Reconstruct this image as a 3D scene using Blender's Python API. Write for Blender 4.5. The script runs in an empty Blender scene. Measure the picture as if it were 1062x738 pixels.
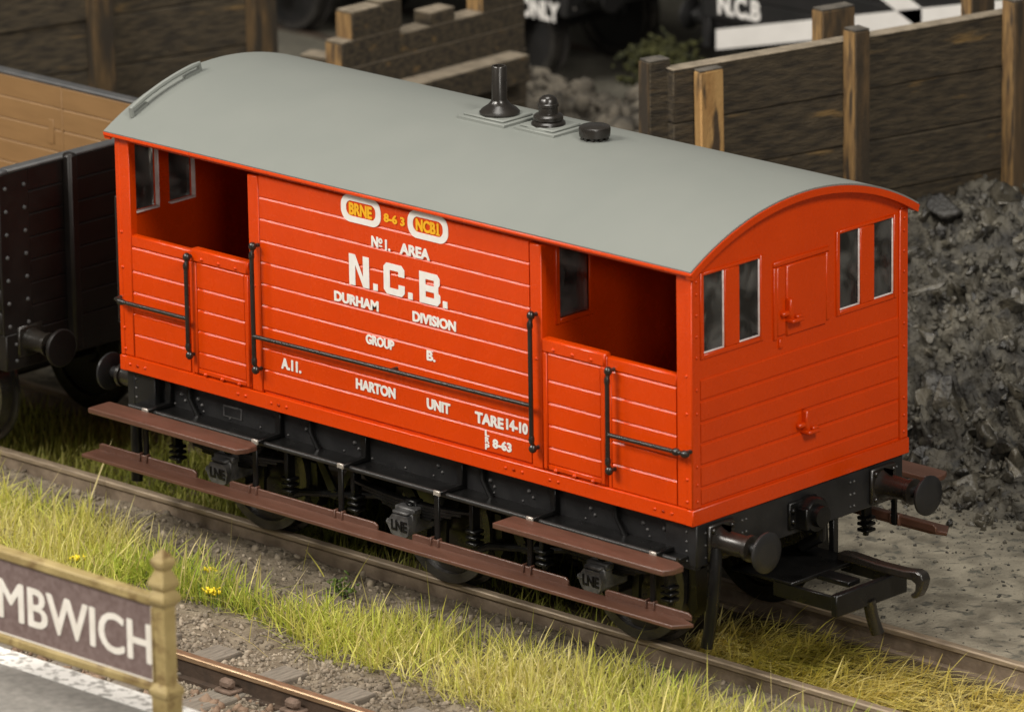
import bpy, bmesh, math, random
import numpy as np
from mathutils import Vector, Matrix, noise as mnoise

random.seed(7); rng = np.random.default_rng(7)
S = bpy.context.scene
COL = S.collection

# ------------------------------------------------------------------ camera, world, lamps, exposure
cam_d = bpy.data.cameras.new("camera"); cam = bpy.data.objects.new("camera", cam_d); COL.objects.link(cam)
Fw = Vector((-0.66801402, 0.68761067, -0.2845151)); Rt = Vector((0.72031753, 0.69347671, -0.0152548)); Up = Vector((-0.18681523, 0.21513164, 0.95855018))
cam.matrix_world = Matrix(((Rt.x, Up.x, -Fw.x, 31.41797), (Rt.y, Up.y, -Fw.y, -32.25893), (Rt.z, Up.z, -Fw.z, 14.89969), (0, 0, 0, 1)))
cam_d.sensor_width = 36; cam_d.lens = 6695.084 / 1062 * 36
cam_d.clip_start = 1; cam_d.clip_end = 400
cam_d.dof.use_dof = True; cam_d.dof.focus_distance = 46.3; cam_d.dof.aperture_fstop = 1.08; cam_d.dof.aperture_blades = 7
S.camera = cam

W = bpy.data.worlds.new("World"); S.world = W; W.use_nodes = True
bg = W.node_tree.nodes["Background"]; bg.inputs[0].default_value = (1.0, 0.95, 0.88, 1); bg.inputs[1].default_value = 0.13

def area(name, loc, target, size, energy, color):
    d = bpy.data.lights.new(name, 'AREA'); d.shape = 'RECTANGLE'; d.size = size[0]; d.size_y = size[1]; d.energy = energy; d.color = color
    o = bpy.data.objects.new(name, d); COL.objects.link(o); o.location = loc
    o.rotation_euler = (Vector(target) - Vector(loc)).to_track_quat('-Z', 'Y').to_euler()
    return o
area("key_softbox", (-7, -24, 24), (0, -1, 1), (12, 9), 10400, (1.0, 0.945, 0.86))
area("side_softbox", (24, -9, 23), (1, 1, 1), (7, 6), 5600, (1.0, 0.945, 0.865))
area("front_softbox", (29, -21, 13), (1, 0, 1.5), (6, 5), 1900, (1.0, 0.945, 0.865))
area("left_softbox", (-22, -17.5, 20), (0, -1, 2), (4.6, 4.0), 2200, (1.0, 0.945, 0.865))
area("top_softbox", (-2, 0, 27), (0, 0, 0), (11, 9), 3200, (1.0, 0.955, 0.88))

vs = S.view_settings
vs.view_transform = 'Standard'; vs.look = 'None'; vs.exposure = 0; vs.gamma = 1; vs.use_curve_mapping = False

# ------------------------------------------------------------------ helpers
def tag(o, label=None, cat=None, group=None, kind=None):
    if label: o['label'] = label
    if cat: o['category'] = cat
    if group: o['group'] = group
    if kind: o['kind'] = kind
    return o

def thing(name, label, cat, loc=(0, 0, 0), rz=0.0, group=None):
    o = bpy.data.objects.new(name, None); COL.objects.link(o); o.location = loc; o.rotation_euler = (0, 0, rz)
    o.empty_display_size = 0.2
    return tag(o, label, cat, group)

def copy_tree(o, parent=None):
    c = o.copy(); COL.objects.link(c); c.parent = parent
    for ch in list(o.children): copy_tree(ch, c)
    return c

class MB:
    def __init__(self): self.v = []; self.f = []; self.m = []
    def add(self, vs, fs, mat=0):
        b = len(self.v); self.v.extend([tuple(p) for p in vs])
        for f in fs: self.f.append(tuple(b + i for i in f)); self.m.append(mat)
        return self
    def box(self, x0, x1, y0, y1, z0, z1, c=0.0, mat=0, M=None):
        if c <= 0:
            vs = [(x, y, z) for x in (x0, x1) for y in (y0, y1) for z in (z0, z1)]
            fs = [(0, 1, 3, 2), (4, 6, 7, 5), (0, 4, 5, 1), (2, 3, 7, 6), (0, 2, 6, 4), (1, 5, 7, 3)]
        else:
            c = min(c, .49 * abs(x1 - x0), .49 * abs(y1 - y0), .49 * abs(z1 - z0))
            vs = []; idx = {}
            X = (x0, x1); Y = (y0, y1); Z = (z0, z1); sg = (1, -1)
            for i in (0, 1):
                for j in (0, 1):
                    for k in (0, 1):
                        base = (X[i], Y[j], Z[k])
                        for a in range(3):   # vertex lying on the face normal to axis a
                            p = [base[0] + sg[i] * c, base[1] + sg[j] * c, base[2] + sg[k] * c]; p[a] = base[a]
                            idx[(i, j, k, a)] = len(vs); vs.append(tuple(p))
            g = lambda i, j, k, a: idx[(i, j, k, a)]
            fs = []
            for s in (0, 1):
                q = [(0, 0), (1, 0), (1, 1), (0, 1)]
                fs.append(tuple(g(s, a, b, 0) for a, b in q)); fs.append(tuple(g(a, s, b, 1) for a, b in q)); fs.append(tuple(g(a, b, s, 2) for a, b in q))
            for a in (0, 1):
                for b in (0, 1):
                    fs.append((g(0, a, b, 1), g(1, a, b, 1), g(1, a, b, 2), g(0, a, b, 2)))
                    fs.append((g(a, 0, b, 0), g(a, 1, b, 0), g(a, 1, b, 2), g(a, 0, b, 2)))
                    fs.append((g(a, b, 0, 0), g(a, b, 1, 0), g(a, b, 1, 1), g(a, b, 0, 1)))
            for i in (0, 1):
                for j in (0, 1):
                    for k in (0, 1): fs.append((g(i, j, k, 0), g(i, j, k, 1), g(i, j, k, 2)))
        if M is not None: vs = [tuple(M @ Vector(p)) for p in vs]
        return self.add(vs, fs, mat)
    def ring(self, c, ax, r, n, ph=0):
        ax = Vector(ax).normalized(); t = Vector((0, 0, 1)) if abs(ax.z) < .9 else Vector((1, 0, 0))
        a = ax.cross(t).normalized(); b = ax.cross(a)
        return [tuple(Vector(c) + (a * math.cos(2 * math.pi * (i + ph) / n) + b * math.sin(2 * math.pi * (i + ph) / n)) * r) for i in range(n)]
    def lathe(self, o, ax, prof, n=16, mat=0, ph=0):
        o = Vector(o); ax = Vector(ax).normalized(); vs = []
        for d, r in prof: vs += self.ring(o + ax * d, ax, max(r, 1e-4), n, ph)
        fs = []
        for k in range(len(prof) - 1):
            for i in range(n): fs.append((k * n + i, k * n + (i + 1) % n, (k + 1) * n + (i + 1) % n, (k + 1) * n + i))
        fs.append(tuple(range(n))[::-1]); fs.append(tuple((len(prof) - 1) * n + i for i in range(n)))
        return self.add(vs, fs, mat)
    def cyl(self, p0, p1, r, n=10, r1=None, mat=0):
        p0 = Vector(p0); p1 = Vector(p1); d = (p1 - p0).length
        return self.lathe(p0, p1 - p0, [(0, r), (d, r if r1 is None else r1)], n, mat)
    def tube(self, pts, r, n=8, mat=0):
        pts = [Vector(p) for p in pts]; vs = []; ref = None
        for i, p in enumerate(pts):
            t = (pts[min(i + 1, len(pts) - 1)] - pts[max(i - 1, 0)]).normalized()
            if ref is None: ref = t.cross(Vector((0, 0, 1)) if abs(t.z) < .9 else Vector((1, 0, 0))).normalized()
            a = (ref - t * ref.dot(t)).normalized(); b = t.cross(a); ref = a
            vs += [tuple(p + (a * math.cos(2 * math.pi * k / n) + b * math.sin(2 * math.pi * k / n)) * r) for k in range(n)]
        fs = []
        for k in range(len(pts) - 1):
            for i in range(n): fs.append((k * n + i, k * n + (i + 1) % n, (k + 1) * n + (i + 1) % n, (k + 1) * n + i))
        fs.append(tuple(range(n))[::-1]); fs.append(tuple((len(pts) - 1) * n + i for i in range(n)))
        return self.add(vs, fs, mat)
    def prism(self, poly, axis, a0, a1, mat=0):
        n = len(poly)
        def P(u, w, a): return (a, u, w) if axis == 'x' else ((u, a, w) if axis == 'y' else (u, w, a))
        vs = [P(u, w, a0) for u, w in poly] + [P(u, w, a1) for u, w in poly]
        fs = [tuple(range(n)), tuple(range(n, 2 * n))[::-1]] + [(i, i + n, (i + 1) % n + n, (i + 1) % n) for i in range(n)]
        return self.add(vs, fs, mat)
    def rivet(self, p, ax, r=.014, n=6, mat=0):
        return self.lathe(p, ax, [(0, r), (r * .55, r * .85), (r * .9, r * .35)], n, mat)
    def lip(self, x0, x1, yf, yb, z0, z1, dy=.0080, dz=.0115, ax='x', bot=.007):
        # plank whose upper front edge is planed to a slope; yf = front face, yb = back
        s = 1 if yb > yf else -1
        prof = [(yf, z0 + bot), (yf, z1 - dz), (yf + s * dy, z1), (yb, z1), (yb, z0), (yf + s * bot, z0)]
        return self.prism(prof, ax, x0, x1)
    def build(self, name, mats, parent=None, ang=38, flat=False):
        me = bpy.data.meshes.new(name); me.from_pydata(self.v, [], self.f)
        mats = mats if isinstance(mats, (list, tuple)) else [mats]
        for m in mats: me.materials.append(m)
        if len(mats) > 1: me.polygons.foreach_set('material_index', self.m)
        bm = bmesh.new(); bm.from_mesh(me); bmesh.ops.recalc_face_normals(bm, faces=bm.faces); bm.to_mesh(me); bm.free()
        if not flat:
            me.polygons.foreach_set('use_smooth', [True] * len(me.polygons)); me.set_sharp_from_angle(angle=math.radians(ang))
        me.update()
        o = bpy.data.objects.new(name, me); COL.objects.link(o)
        if parent: o.parent = parent
        return o

def bevel(o, w, seg=2):
    m = o.modifiers.new('bevel', 'BEVEL'); m.width = w; m.segments = seg; m.limit_method = 'ANGLE'; m.angle_limit = math.radians(40); m.harden_normals = False
    return o

def inst(name, me, parent, loc=(0, 0, 0), rot=(0, 0, 0), scale=(1, 1, 1)):
    o = bpy.data.objects.new(name, me); COL.objects.link(o); o.parent = parent
    o.location = loc; o.rotation_euler = rot; o.scale = scale
    return o

def raw_mesh(name, V, T, mat, parent=None, colors=None, smooth=False):
    me = bpy.data.meshes.new(name); V = np.asarray(V, np.float32); T = np.asarray(T, np.int32); k = T.shape[1]
    me.vertices.add(len(V)); me.vertices.foreach_set('co', V.ravel())
    me.loops.add(T.size); me.loops.foreach_set('vertex_index', T.ravel())
    me.polygons.add(len(T)); me.polygons.foreach_set('loop_start', np.arange(0, T.size, k, dtype=np.int32))
    if smooth: me.polygons.foreach_set('use_smooth', np.ones(len(T), bool))
    me.update(calc_edges=True); me.validate()
    if colors is not None:
        a = me.color_attributes.new('Col', 'FLOAT_COLOR', 'POINT'); c = np.ones((len(V), 4), np.float32); c[:, :3] = colors
        a.data.foreach_set('color', c.ravel())
    me.materials.append(mat)
    o = bpy.data.objects.new(name, me); COL.objects.link(o)
    if parent: o.parent = parent
    return o

def vnoise(x, y, seed=0):
    xi = np.floor(x).astype(np.int64); yi = np.floor(y).astype(np.int64); fx = x - xi; fy = y - yi
    fx = fx * fx * (3 - 2 * fx); fy = fy * fy * (3 - 2 * fy)
    def h(a, b):
        n = (a * 374761393 + b * 668265263 + seed * 1442695041) & 0x7fffffff
        n = ((n ^ (n >> 13)) * 1274126177) & 0x7fffffff
        n = (n ^ (n >> 16)) & 0xffff
        return n / 65535.0
    return (h(xi, yi) * (1 - fx) + h(xi + 1, yi) * fx) * (1 - fy) + (h(xi, yi + 1) * (1 - fx) + h(xi + 1, yi + 1) * fx) * fy
def facets(x, y, s, seed, tilt):
    # broken-slab relief: every cell of a jittered grid is its own tilted plane
    X = x * s; Y = y * s; xi = np.floor(X); yi = np.floor(Y); best = np.full(X.shape, 9.); out = np.zeros(X.shape)
    def h(a, b, k): q = np.sin(a * 127.1 + b * 311.7 + (seed + k) * 74.7) * 43758.5453; return q - np.floor(q)
    for i in (-1, 0, 1):
        for j in (-1, 0, 1):
            cx = xi + i; cy = yi + j; px = cx + h(cx, cy, 0); py = cy + h(cx, cy, 1); dx = X - px; dy = Y - py; d = dx * dx + dy * dy
            v = h(cx, cy, 2) - .5 + tilt * (dx * (h(cx, cy, 3) - .5) + dy * (h(cx, cy, 4) - .5)) - .25 * np.sqrt(d)
            k = d < best; best = np.where(k, d, best); out = np.where(k, v, out)
    return out
def fbm(x, y, oc=4, seed=0):
    s = 0; a = .5; t = 0
    for i in range(oc): s = s + a * vnoise(x * 2 ** i + 17.3 * i, y * 2 ** i - 9.1 * i, seed + i); t += a; a *= .5
    return s / t - .5

# ------------------------------------------------------------------ materials
def mat(name, c1, c2=None, rough=.5, spec=.5, scale=6, bump=0., bscale=60, metal=0., rvar=0., coat=0., detail=5, stretch=None, ramp=(.35, .65), extra=None, island=None):
    m = bpy.data.materials.new(name); m.use_nodes = True; nt = m.node_tree; N = nt.nodes; L = nt.links
    b = N['Principled BSDF']; b.inputs['Roughness'].default_value = rough; b.inputs['Metallic'].default_value = metal
    b.inputs['Specular IOR Level'].default_value = spec
    if coat: b.inputs['Coat Weight'].default_value = coat; b.inputs['Coat Roughness'].default_value = .2
    b.inputs['Base Color'].default_value = (*c1, 1)
    tc = N.new('ShaderNodeTexCoord'); src = tc.outputs['Object']
    if stretch:
        mp = N.new('ShaderNodeMapping'); mp.inputs['Scale'].default_value = stretch; L.new(src, mp.inputs[0]); src = mp.outputs[0]
    if c2 is not None:
        n = N.new('ShaderNodeTexNoise'); n.inputs['Scale'].default_value = scale; n.inputs['Detail'].default_value = detail; L.new(src, n.inputs['Vector'])
        r = N.new('ShaderNodeValToRGB'); r.color_ramp.elements[0].position = ramp[0]; r.color_ramp.elements[1].position = ramp[1]
        r.color_ramp.elements[0].color = (*c1, 1); r.color_ramp.elements[1].color = (*c2, 1)
        L.new(n.outputs['Fac'], r.inputs[0]); col = r.outputs[0]
        if extra:
            n3 = N.new('ShaderNodeTexNoise'); n3.inputs['Scale'].default_value = extra[1]; n3.inputs['Detail'].default_value = 6; L.new(src, n3.inputs['Vector'])
            r3 = N.new('ShaderNodeValToRGB'); r3.color_ramp.elements[0].position = extra[2]; r3.color_ramp.elements[1].position = extra[3]
            L.new(n3.outputs['Fac'], r3.inputs[0])
            mx = N.new('ShaderNodeMix'); mx.data_type = 'RGBA'; L.new(r3.outputs[0], mx.inputs['Factor']); L.new(col, mx.inputs['A']); mx.inputs['B'].default_value = (*extra[0], 1); col = mx.outputs['Result']
        if island:
            ge = N.new('ShaderNodeNewGeometry'); mi = N.new('ShaderNodeMapRange'); mi.inputs['To Min'].default_value = island[0]; mi.inputs['To Max'].default_value = island[1]
            L.new(ge.outputs['Random Per Island'], mi.inputs[0])
            vm = N.new('ShaderNodeVectorMath'); vm.operation = 'SCALE'; L.new(col, vm.inputs[0]); L.new(mi.outputs[0], vm.inputs['Scale']); col = vm.outputs[0]
        L.new(col, b.inputs['Base Color'])
    if rvar:
        n2 = N.new('ShaderNodeTexNoise'); n2.inputs['Scale'].default_value = 9; n2.inputs['Detail'].default_value = 6; L.new(src, n2.inputs['Vector'])
        mr = N.new('ShaderNodeMapRange'); mr.inputs['To Min'].default_value = rough - rvar; mr.inputs['To Max'].default_value = rough + rvar
        L.new(n2.outputs['Fac'], mr.inputs[0]); L.new(mr.outputs[0], b.inputs['Roughness'])
    if bump:
        nb = N.new('ShaderNodeTexNoise'); nb.inputs['Scale'].default_value = bscale; nb.inputs['Detail'].default_value = 6; L.new(src, nb.inputs['Vector'])
        bp = N.new('ShaderNodeBump'); bp.inputs['Strength'].default_value = bump; bp.inputs['Distance'].default_value = .02
        L.new(nb.outputs['Fac'], bp.inputs['Height']); L.new(bp.outputs[0], b.inputs['Normal'])
    return m

RED = mat('red_paint', (.575, .045, .0008), (.605, .049, .0010), rough=.27, spec=.34, scale=3, bump=.05, bscale=90, rvar=.07)
REDE = RED
ROOF = mat('grey_roof_paint', (.186, .199, .183), (.196, .208, .191), rough=.48, scale=1.6, bump=.03, bscale=90, rvar=.03)
BLACK = mat('black_plastic', (.0045, .0043, .0042), (.008, .0077, .0075), rough=.30, spec=.30, scale=8, bump=.08, bscale=60, rvar=.1)
SOLE = mat('dusty_black', (.011, .0108, .0112), (.020, .0195, .0198), rough=.38, spec=.35, scale=5, bump=.1, bscale=70, rvar=.1)
GLOSS = mat('gloss_black', (.012, .010, .008), (.018, .015, .012), rough=.28, spec=.6, scale=10, rvar=.06)
EDGE = mat('worn_black_edge', (.012, .0115, .011), (.02, .019, .018), rough=.40, scale=8)
BOARD = mat('brown_footboard', (.088, .040, .026), (.115, .054, .036), rough=.36, scale=5, stretch=(1, 6, 6), bump=.1, bscale=50, rvar=.08)
STEEL = mat('wheel_steel', (.060, .056, .053), (.10, .094, .09), rough=.24, metal=.7, scale=9, rvar=.08)
PIN = mat('bare_metal', (.45, .42, .38), (.6, .56, .5), rough=.35, metal=.6, scale=20)
WHITE = mat('white_lettering', (.72, .70, .66), (.77, .75, .71), rough=.5, scale=20)
YELLOW = mat('yellow_lettering', (.80, .40, .010), (.84, .44, .015), rough=.5, scale=20)
DUSTY = mat('grey_axlebox', (.038, .037, .037), (.095, .092, .09), rough=.42, scale=14, bump=.2, bscale=60)
WAG = mat('wagon_black', (.0065, .0052, .0048), (.011, .009, .008), rough=.42, spec=.35, scale=5, bump=.08, bscale=60, rvar=.08)
WAGI = mat('tan_planking', (.225, .128, .050), (.255, .146, .058), rough=.6, scale=3, stretch=(1, 1, 5), bump=.08)
WAGT = mat('wagon_capping', (.05, .052, .055), (.07, .07, .07), rough=.5, scale=8)
RAILW = mat('rusty_rail', (.13, .095, .065), (.23, .175, .125), rough=.8, scale=7, bump=.3, bscale=40)
RAILD = mat('dull_rail_head', (.19, .145, .10), (.31, .24, .165), rough=.5, metal=.2, scale=6, stretch=(1, 8, 8))
RAILT = mat('rail_head', (.30, .20, .12), (.46, .33, .21), rough=.40, metal=.7, scale=6, stretch=(1, 8, 8))
FRAILW = mat('dark_rail_web', (.035, .024, .017), (.07, .045, .03), rough=.6, scale=7, bump=.2, bscale=40)
SLEEP = mat('grey_sleeper', (.145, .125, .10), (.235, .205, .165), rough=.9, scale=5, stretch=(8, 1, 8), bump=.4, bscale=40)
CHAIR = mat('rusty_chair', (.11, .072, .05), (.17, .115, .085), rough=.85, scale=14, bump=.4, bscale=60)
TIMBER = mat('creosoted_timber', (.024, .0185, .0115), (.080, .060, .034), rough=.85, scale=5, stretch=(1.0, 3, 6), bump=1.0, bscale=16, detail=10, extra=((.20, .125, .045), 1.6, .62, .72))
TOPW = mat('pale_top', (.17, .14, .10), (.27, .225, .165), rough=.9, scale=8, bump=.4, bscale=40)  # paler tone for thin slabs laid on the timber tops
RAWW = mat('raw_end_lit_face_wood', (.15, .085, .033), (.30, .18, .066), rough=.85, scale=4, stretch=(6, 6, 1), bump=.4, bscale=40, extra=((.05, .034, .02), 2.6, .50, .62))  # raw cut ends, and the painted light on the posts' left faces
RAWB = mat('split_raw_wood', (.34, .185, .062), (.46, .28, .105), rough=.85, scale=3, stretch=(5, 5, .8), bump=.7, bscale=24, extra=((.06, .04, .022), 2.0, .56, .64))
POSTW = mat('brown_post', (.045, .031, .017), (.115, .070, .030), rough=.85, scale=4, stretch=(4, 4, .7), bump=.6, bscale=30, extra=((.035, .025, .014), 2.5, .48, .62))
PTOP = mat('post_top', (.05, .045, .038), (.12, .105, .085), rough=.9, scale=9, bump=.4)
DPOST = mat('dark_post', (.05, .033, .015), (.12, .072, .028), rough=.85, scale=4, stretch=(4, 4, .7), bump=.6, bscale=30, extra=((.03, .022, .013), 2.5, .45, .6))
COAL = mat('coal_dust', (.017, .0152, .012), (.092, .083, .062), rough=.7, scale=4, bump=1.0, bscale=30, detail=10, ramp=(.36, .66), extra=((.025, .024, .021), 9, .56, .68))
COALM = mat('brown_heap', (.040, .035, .027), (.125, .108, .083), rough=.95, scale=5, bump=.8, bscale=20, detail=8)
COALL = mat('coal_crumb', (.018, .0165, .013), (.095, .086, .065), rough=.6, scale=4, bump=.8, bscale=30, detail=8, island=(.3, 1.35))
COALK = mat('black_coal', (.010, .0095, .009), (.03, .028, .024), rough=.5, scale=6, bump=.8, bscale=26, detail=8)
ROCK = mat('coal_lump', (.014, .0128, .0105), (.105, .094, .070), rough=.36, scale=3.3, bump=.9, bscale=22, detail=9, ramp=(.38, .64), extra=((.022, .021, .019), 6, .55, .66), island=(.45, 1.3))
STONE = mat('ballast_stone', (.17, .138, .102), (.34, .285, .215), rough=.9, scale=2.3, bump=.5, bscale=40, detail=7, island=(.6, 1.2))
RSTONE = mat('rusty_ballast', (.15, .092, .058), (.27, .19, .13), rough=.9, scale=3, bump=.5, bscale=40)
GREYM = mat('aged_cream', (.26, .19, .070), (.38, .29, .12), rough=.6, scale=4, bump=.3, bscale=30, extra=((.15, .09, .028), 6, .52, .66))
MAROON = mat('faded_maroon', (.145, .098, .090), (.20, .145, .135), rough=.75, scale=26, bump=.15)
SIGNW = mat('sign_letter', (.74, .70, .63), (.82, .78, .72), rough=.6, scale=12)
PLAT = mat('platform_asphalt', (.19, .18, .163), (.26, .245, .222), rough=.9, scale=14, bump=.3, bscale=60)
PEDGE = mat('white_platform_paint', (.80, .78, .74), (.86, .84, .80), rough=.8, scale=18, extra=((.36, .345, .32), 14, .50, .62), bump=.5)
BRICK = mat('platform_wall', (.14, .09, .06), (.22, .16, .12), rough=.9, scale=8, bump=.4)
BACKB = mat('back_wagon_black', (.006, .006, .006), (.010, .009, .009), rough=.6, scale=4)
BACKG = mat('back_wagon_ironwork', (.10, .09, .08), (.14, .13, .115), rough=.6, scale=4)
BACKW = mat('back_white_paint', (.66, .64, .61), (.72, .70, .67), rough=.6, scale=4)
FLOWER = mat('yellow_flower', (.62, .47, .01), (.75, .60, .02), rough=.7, scale=20)
RIM = mat('plastic_edge_highlight', (.62, .52, .50), (.78, .70, .68), rough=.25, scale=16)  # pinkish white: highlight on the pane edges put into the colour

def glass():
    m = bpy.data.materials.new('clear_pane'); m.use_nodes = True; nt = m.node_tree; N = nt.nodes; L = nt.links
    N.remove(N['Principled BSDF']); out = N['Material Output']
    t = N.new('ShaderNodeBsdfTransparent'); t.inputs[0].default_value = (.88, .88, .86, 1); g = N.new('ShaderNodeBsdfGlossy'); g.inputs['Roughness'].default_value = .07
    f = N.new('ShaderNodeFresnel'); f.inputs[0].default_value = 1.5
    tc = N.new('ShaderNodeTexCoord'); n = N.new('ShaderNodeTexNoise'); n.inputs['Scale'].default_value = 4; n.inputs['Detail'].default_value = 0; n.inputs['Distortion'].default_value = .8; L.new(tc.outputs['Object'], n.inputs['Vector'])
    bp = N.new('ShaderNodeBump'); bp.inputs['Strength'].default_value = .10; bp.inputs['Distance'].default_value = .05; L.new(n.outputs['Fac'], bp.inputs['Height'])
    L.new(bp.outputs[0], g.inputs['Normal'])
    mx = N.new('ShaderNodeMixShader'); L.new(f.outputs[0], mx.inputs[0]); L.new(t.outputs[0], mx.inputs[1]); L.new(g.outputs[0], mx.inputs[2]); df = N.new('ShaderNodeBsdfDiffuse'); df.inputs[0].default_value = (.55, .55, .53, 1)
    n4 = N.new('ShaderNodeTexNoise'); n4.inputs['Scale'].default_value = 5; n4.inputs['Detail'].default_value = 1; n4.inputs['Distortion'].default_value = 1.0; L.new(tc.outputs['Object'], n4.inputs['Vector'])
    mr = N.new('ShaderNodeMapRange'); mr.inputs['From Min'].default_value = .42; mr.inputs['From Max'].default_value = .68; mr.inputs['To Min'].default_value = .015; mr.inputs['To Max'].default_value = .12; L.new(n4.outputs['Fac'], mr.inputs[0])  # streaky pale haze mixed into the pane colour to stand for swirled reflections
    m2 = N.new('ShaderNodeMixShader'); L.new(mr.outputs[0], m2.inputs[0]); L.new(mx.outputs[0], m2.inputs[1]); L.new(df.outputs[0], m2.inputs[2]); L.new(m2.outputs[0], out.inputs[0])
    return m
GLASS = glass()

def blade_mat():
    m = bpy.data.materials.new('static_grass'); m.use_nodes = True; nt = m.node_tree; N = nt.nodes; L = nt.links
    b = N['Principled BSDF']; b.inputs['Roughness'].default_value = .6; b.inputs['Specular IOR Level'].default_value = .3
    a = N.new('ShaderNodeAttribute'); a.attribute_name = 'Col'; L.new(a.outputs['Color'], b.inputs['Base Color'])
    tr = N.new('ShaderNodeBsdfTranslucent'); L.new(a.outputs['Color'], tr.inputs[0]); mx = N.new('ShaderNodeMixShader'); mx.inputs[0].default_value = .35
    L.new(b.outputs[0], mx.inputs[1]); L.new(tr.outputs[0], mx.inputs[2]); L.new(mx.outputs[0], N['Material Output'].inputs[0])
    return m
BLADE = blade_mat()

def ground_mat():
    m = bpy.data.materials.new('layout_ground'); m.use_nodes = True; nt = m.node_tree; N = nt.nodes; L = nt.links
    b = N['Principled BSDF']; b.inputs['Roughness'].default_value = .95; b.inputs['Specular IOR Level'].default_value = .2
    tc = N.new('ShaderNodeTexCoord')
    def noise(s, d=7, w=0):
        n = N.new('ShaderNodeTexNoise'); n.inputs['Scale'].default_value = s; n.inputs['Detail'].default_value = d; n.inputs['Distortion'].default_value = w; L.new(tc.outputs['Object'], n.inputs['Vector']); return n.outputs['Fac']
    def ramp(f, p0, c0, p1, c1):
        r = N.new('ShaderNodeValToRGB'); r.color_ramp.elements[0].position = p0; r.color_ramp.elements[0].color = (*c0, 1); r.color_ramp.elements[1].position = p1; r.color_ramp.elements[1].color = (*c1, 1); L.new(f, r.inputs[0]); return r.outputs[0]
    def mix(f, a, c):
        x = N.new('ShaderNodeMix'); x.data_type = 'RGBA'; L.new(f, x.inputs['Factor']); L.new(a, x.inputs['A']); L.new(c, x.inputs['B']); return x.outputs['Result']
    yard = ramp(noise(3.6, 10, .4), .34, (.14, .125, .096), .64, (.325, .293, .225))
    spk = ramp(noise(9, 5, .6), .56, (0, 0, 0), .66, (1, 1, 1)); dk = ramp(noise(20), .3, (.085, .08, .068), .7, (.13, .125, .10)); yard = mix(spk, yard, dk)
    sy = N.new('ShaderNodeSeparateXYZ'); L.new(tc.outputs['Object'], sy.inputs[0]); ad = N.new('ShaderNodeMath'); ad.operation = 'MULTIPLY_ADD'; L.new(noise(2.2, 8, .5), ad.inputs[0]); ad.inputs[1].default_value = 1.5; L.new(sy.outputs['Y'], ad.inputs[2])
    md = N.new('ShaderNodeMapRange'); md.inputs['From Min'].default_value = 3.1; md.inputs['From Max'].default_value = 4.2; md.inputs['To Max'].default_value = .8; L.new(ad.outputs[0], md.inputs[0])
    yard = mix(md.outputs[0], yard, dk)
    soil = ramp(noise(7), .3, (.12, .095, .066), .7, (.25, .21, .155))
    sp2 = ramp(noise(16, 5, .5), .55, (0, 0, 0), .66, (1, 1, 1)); soil = mix(sp2, soil, ramp(noise(24), .3, (.05, .04, .03), .7, (.09, .075, .055)))
    trk = ramp(noise(9), .3, (.055, .040, .024), .7, (.10, .075, .042))
    sx = N.new('ShaderNodeSeparateXYZ'); L.new(tc.outputs['Object'], sx.inputs[0])
    def step(a, w):
        mr = N.new('ShaderNodeMapRange'); mr.inputs['From Min'].default_value = a - w; mr.inputs['From Max'].default_value = a + w; L.new(sx.outputs['Y'], mr.inputs[0]); return mr.outputs[0]
    c = mix(step(-.66, .05), soil, trk); c = mix(step(.66, .05), c, yard)
    L.new(c, b.inputs['Base Color'])
    bp = N.new('ShaderNodeBump'); bp.inputs['Strength'].default_value = .8; bp.inputs['Distance'].default_value = .025; L.new(noise(44, 10), bp.inputs['Height']); L.new(bp.outputs[0], b.inputs['Normal'])
    return m
GROUND = ground_mat()

# ------------------------------------------------------------------ text
def text_obj(s, x0, x1, zc, h, m, parent, name='lettering', y=0.0, off=.03, axis='y', flip=False, depth=.002, bold=0.0):
    cu = bpy.data.curves.new('t', 'FONT'); cu.body = s; cu.size = 1; cu.offset = off; cu.extrude = .5; cu.resolution_u = 4
    to = bpy.data.objects.new('t', cu); COL.objects.link(to)
    me = bpy.data.meshes.new_from_object(to.evaluated_get(bpy.context.evaluated_depsgraph_get()))
    bpy.data.objects.remove(to); bpy.data.curves.remove(cu)
    n = len(me.vertices); co = np.empty(n * 3, np.float32); me.vertices.foreach_get('co', co); co = co.reshape(-1, 3)
    mn = co.min(0); mx = co.max(0); p = (co - mn) / np.maximum(mx - mn, 1e-6)
    out = np.empty_like(p)
    out[:, 0] = x0 + p[:, 0] * (x1 - x0); out[:, 2] = zc - h / 2 + p[:, 1] * h
    out[:, 1] = y - p[:, 2] * depth
    me.vertices.foreach_set('co', out.ravel())
    if bold:
        bm = bmesh.new(); me2 = me.copy()
        for k, (dx, dz_) in enumerate(((-1, 0), (1, 0), (0, .5), (0, -.5))):
            me2.vertices.foreach_set('co', (out + np.array([dx * bold * .5, -.0003 * k, dz_ * bold * .5], np.float32)).ravel()); bm.from_mesh(me2)
        bm.to_mesh(me); bm.free(); bpy.data.meshes.remove(me2)
    me.materials.clear(); me.materials.append(m); me.name = name; me.update()
    o = bpy.data.objects.new(name, me); COL.objects.link(o); o.parent = parent
    return o

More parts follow.
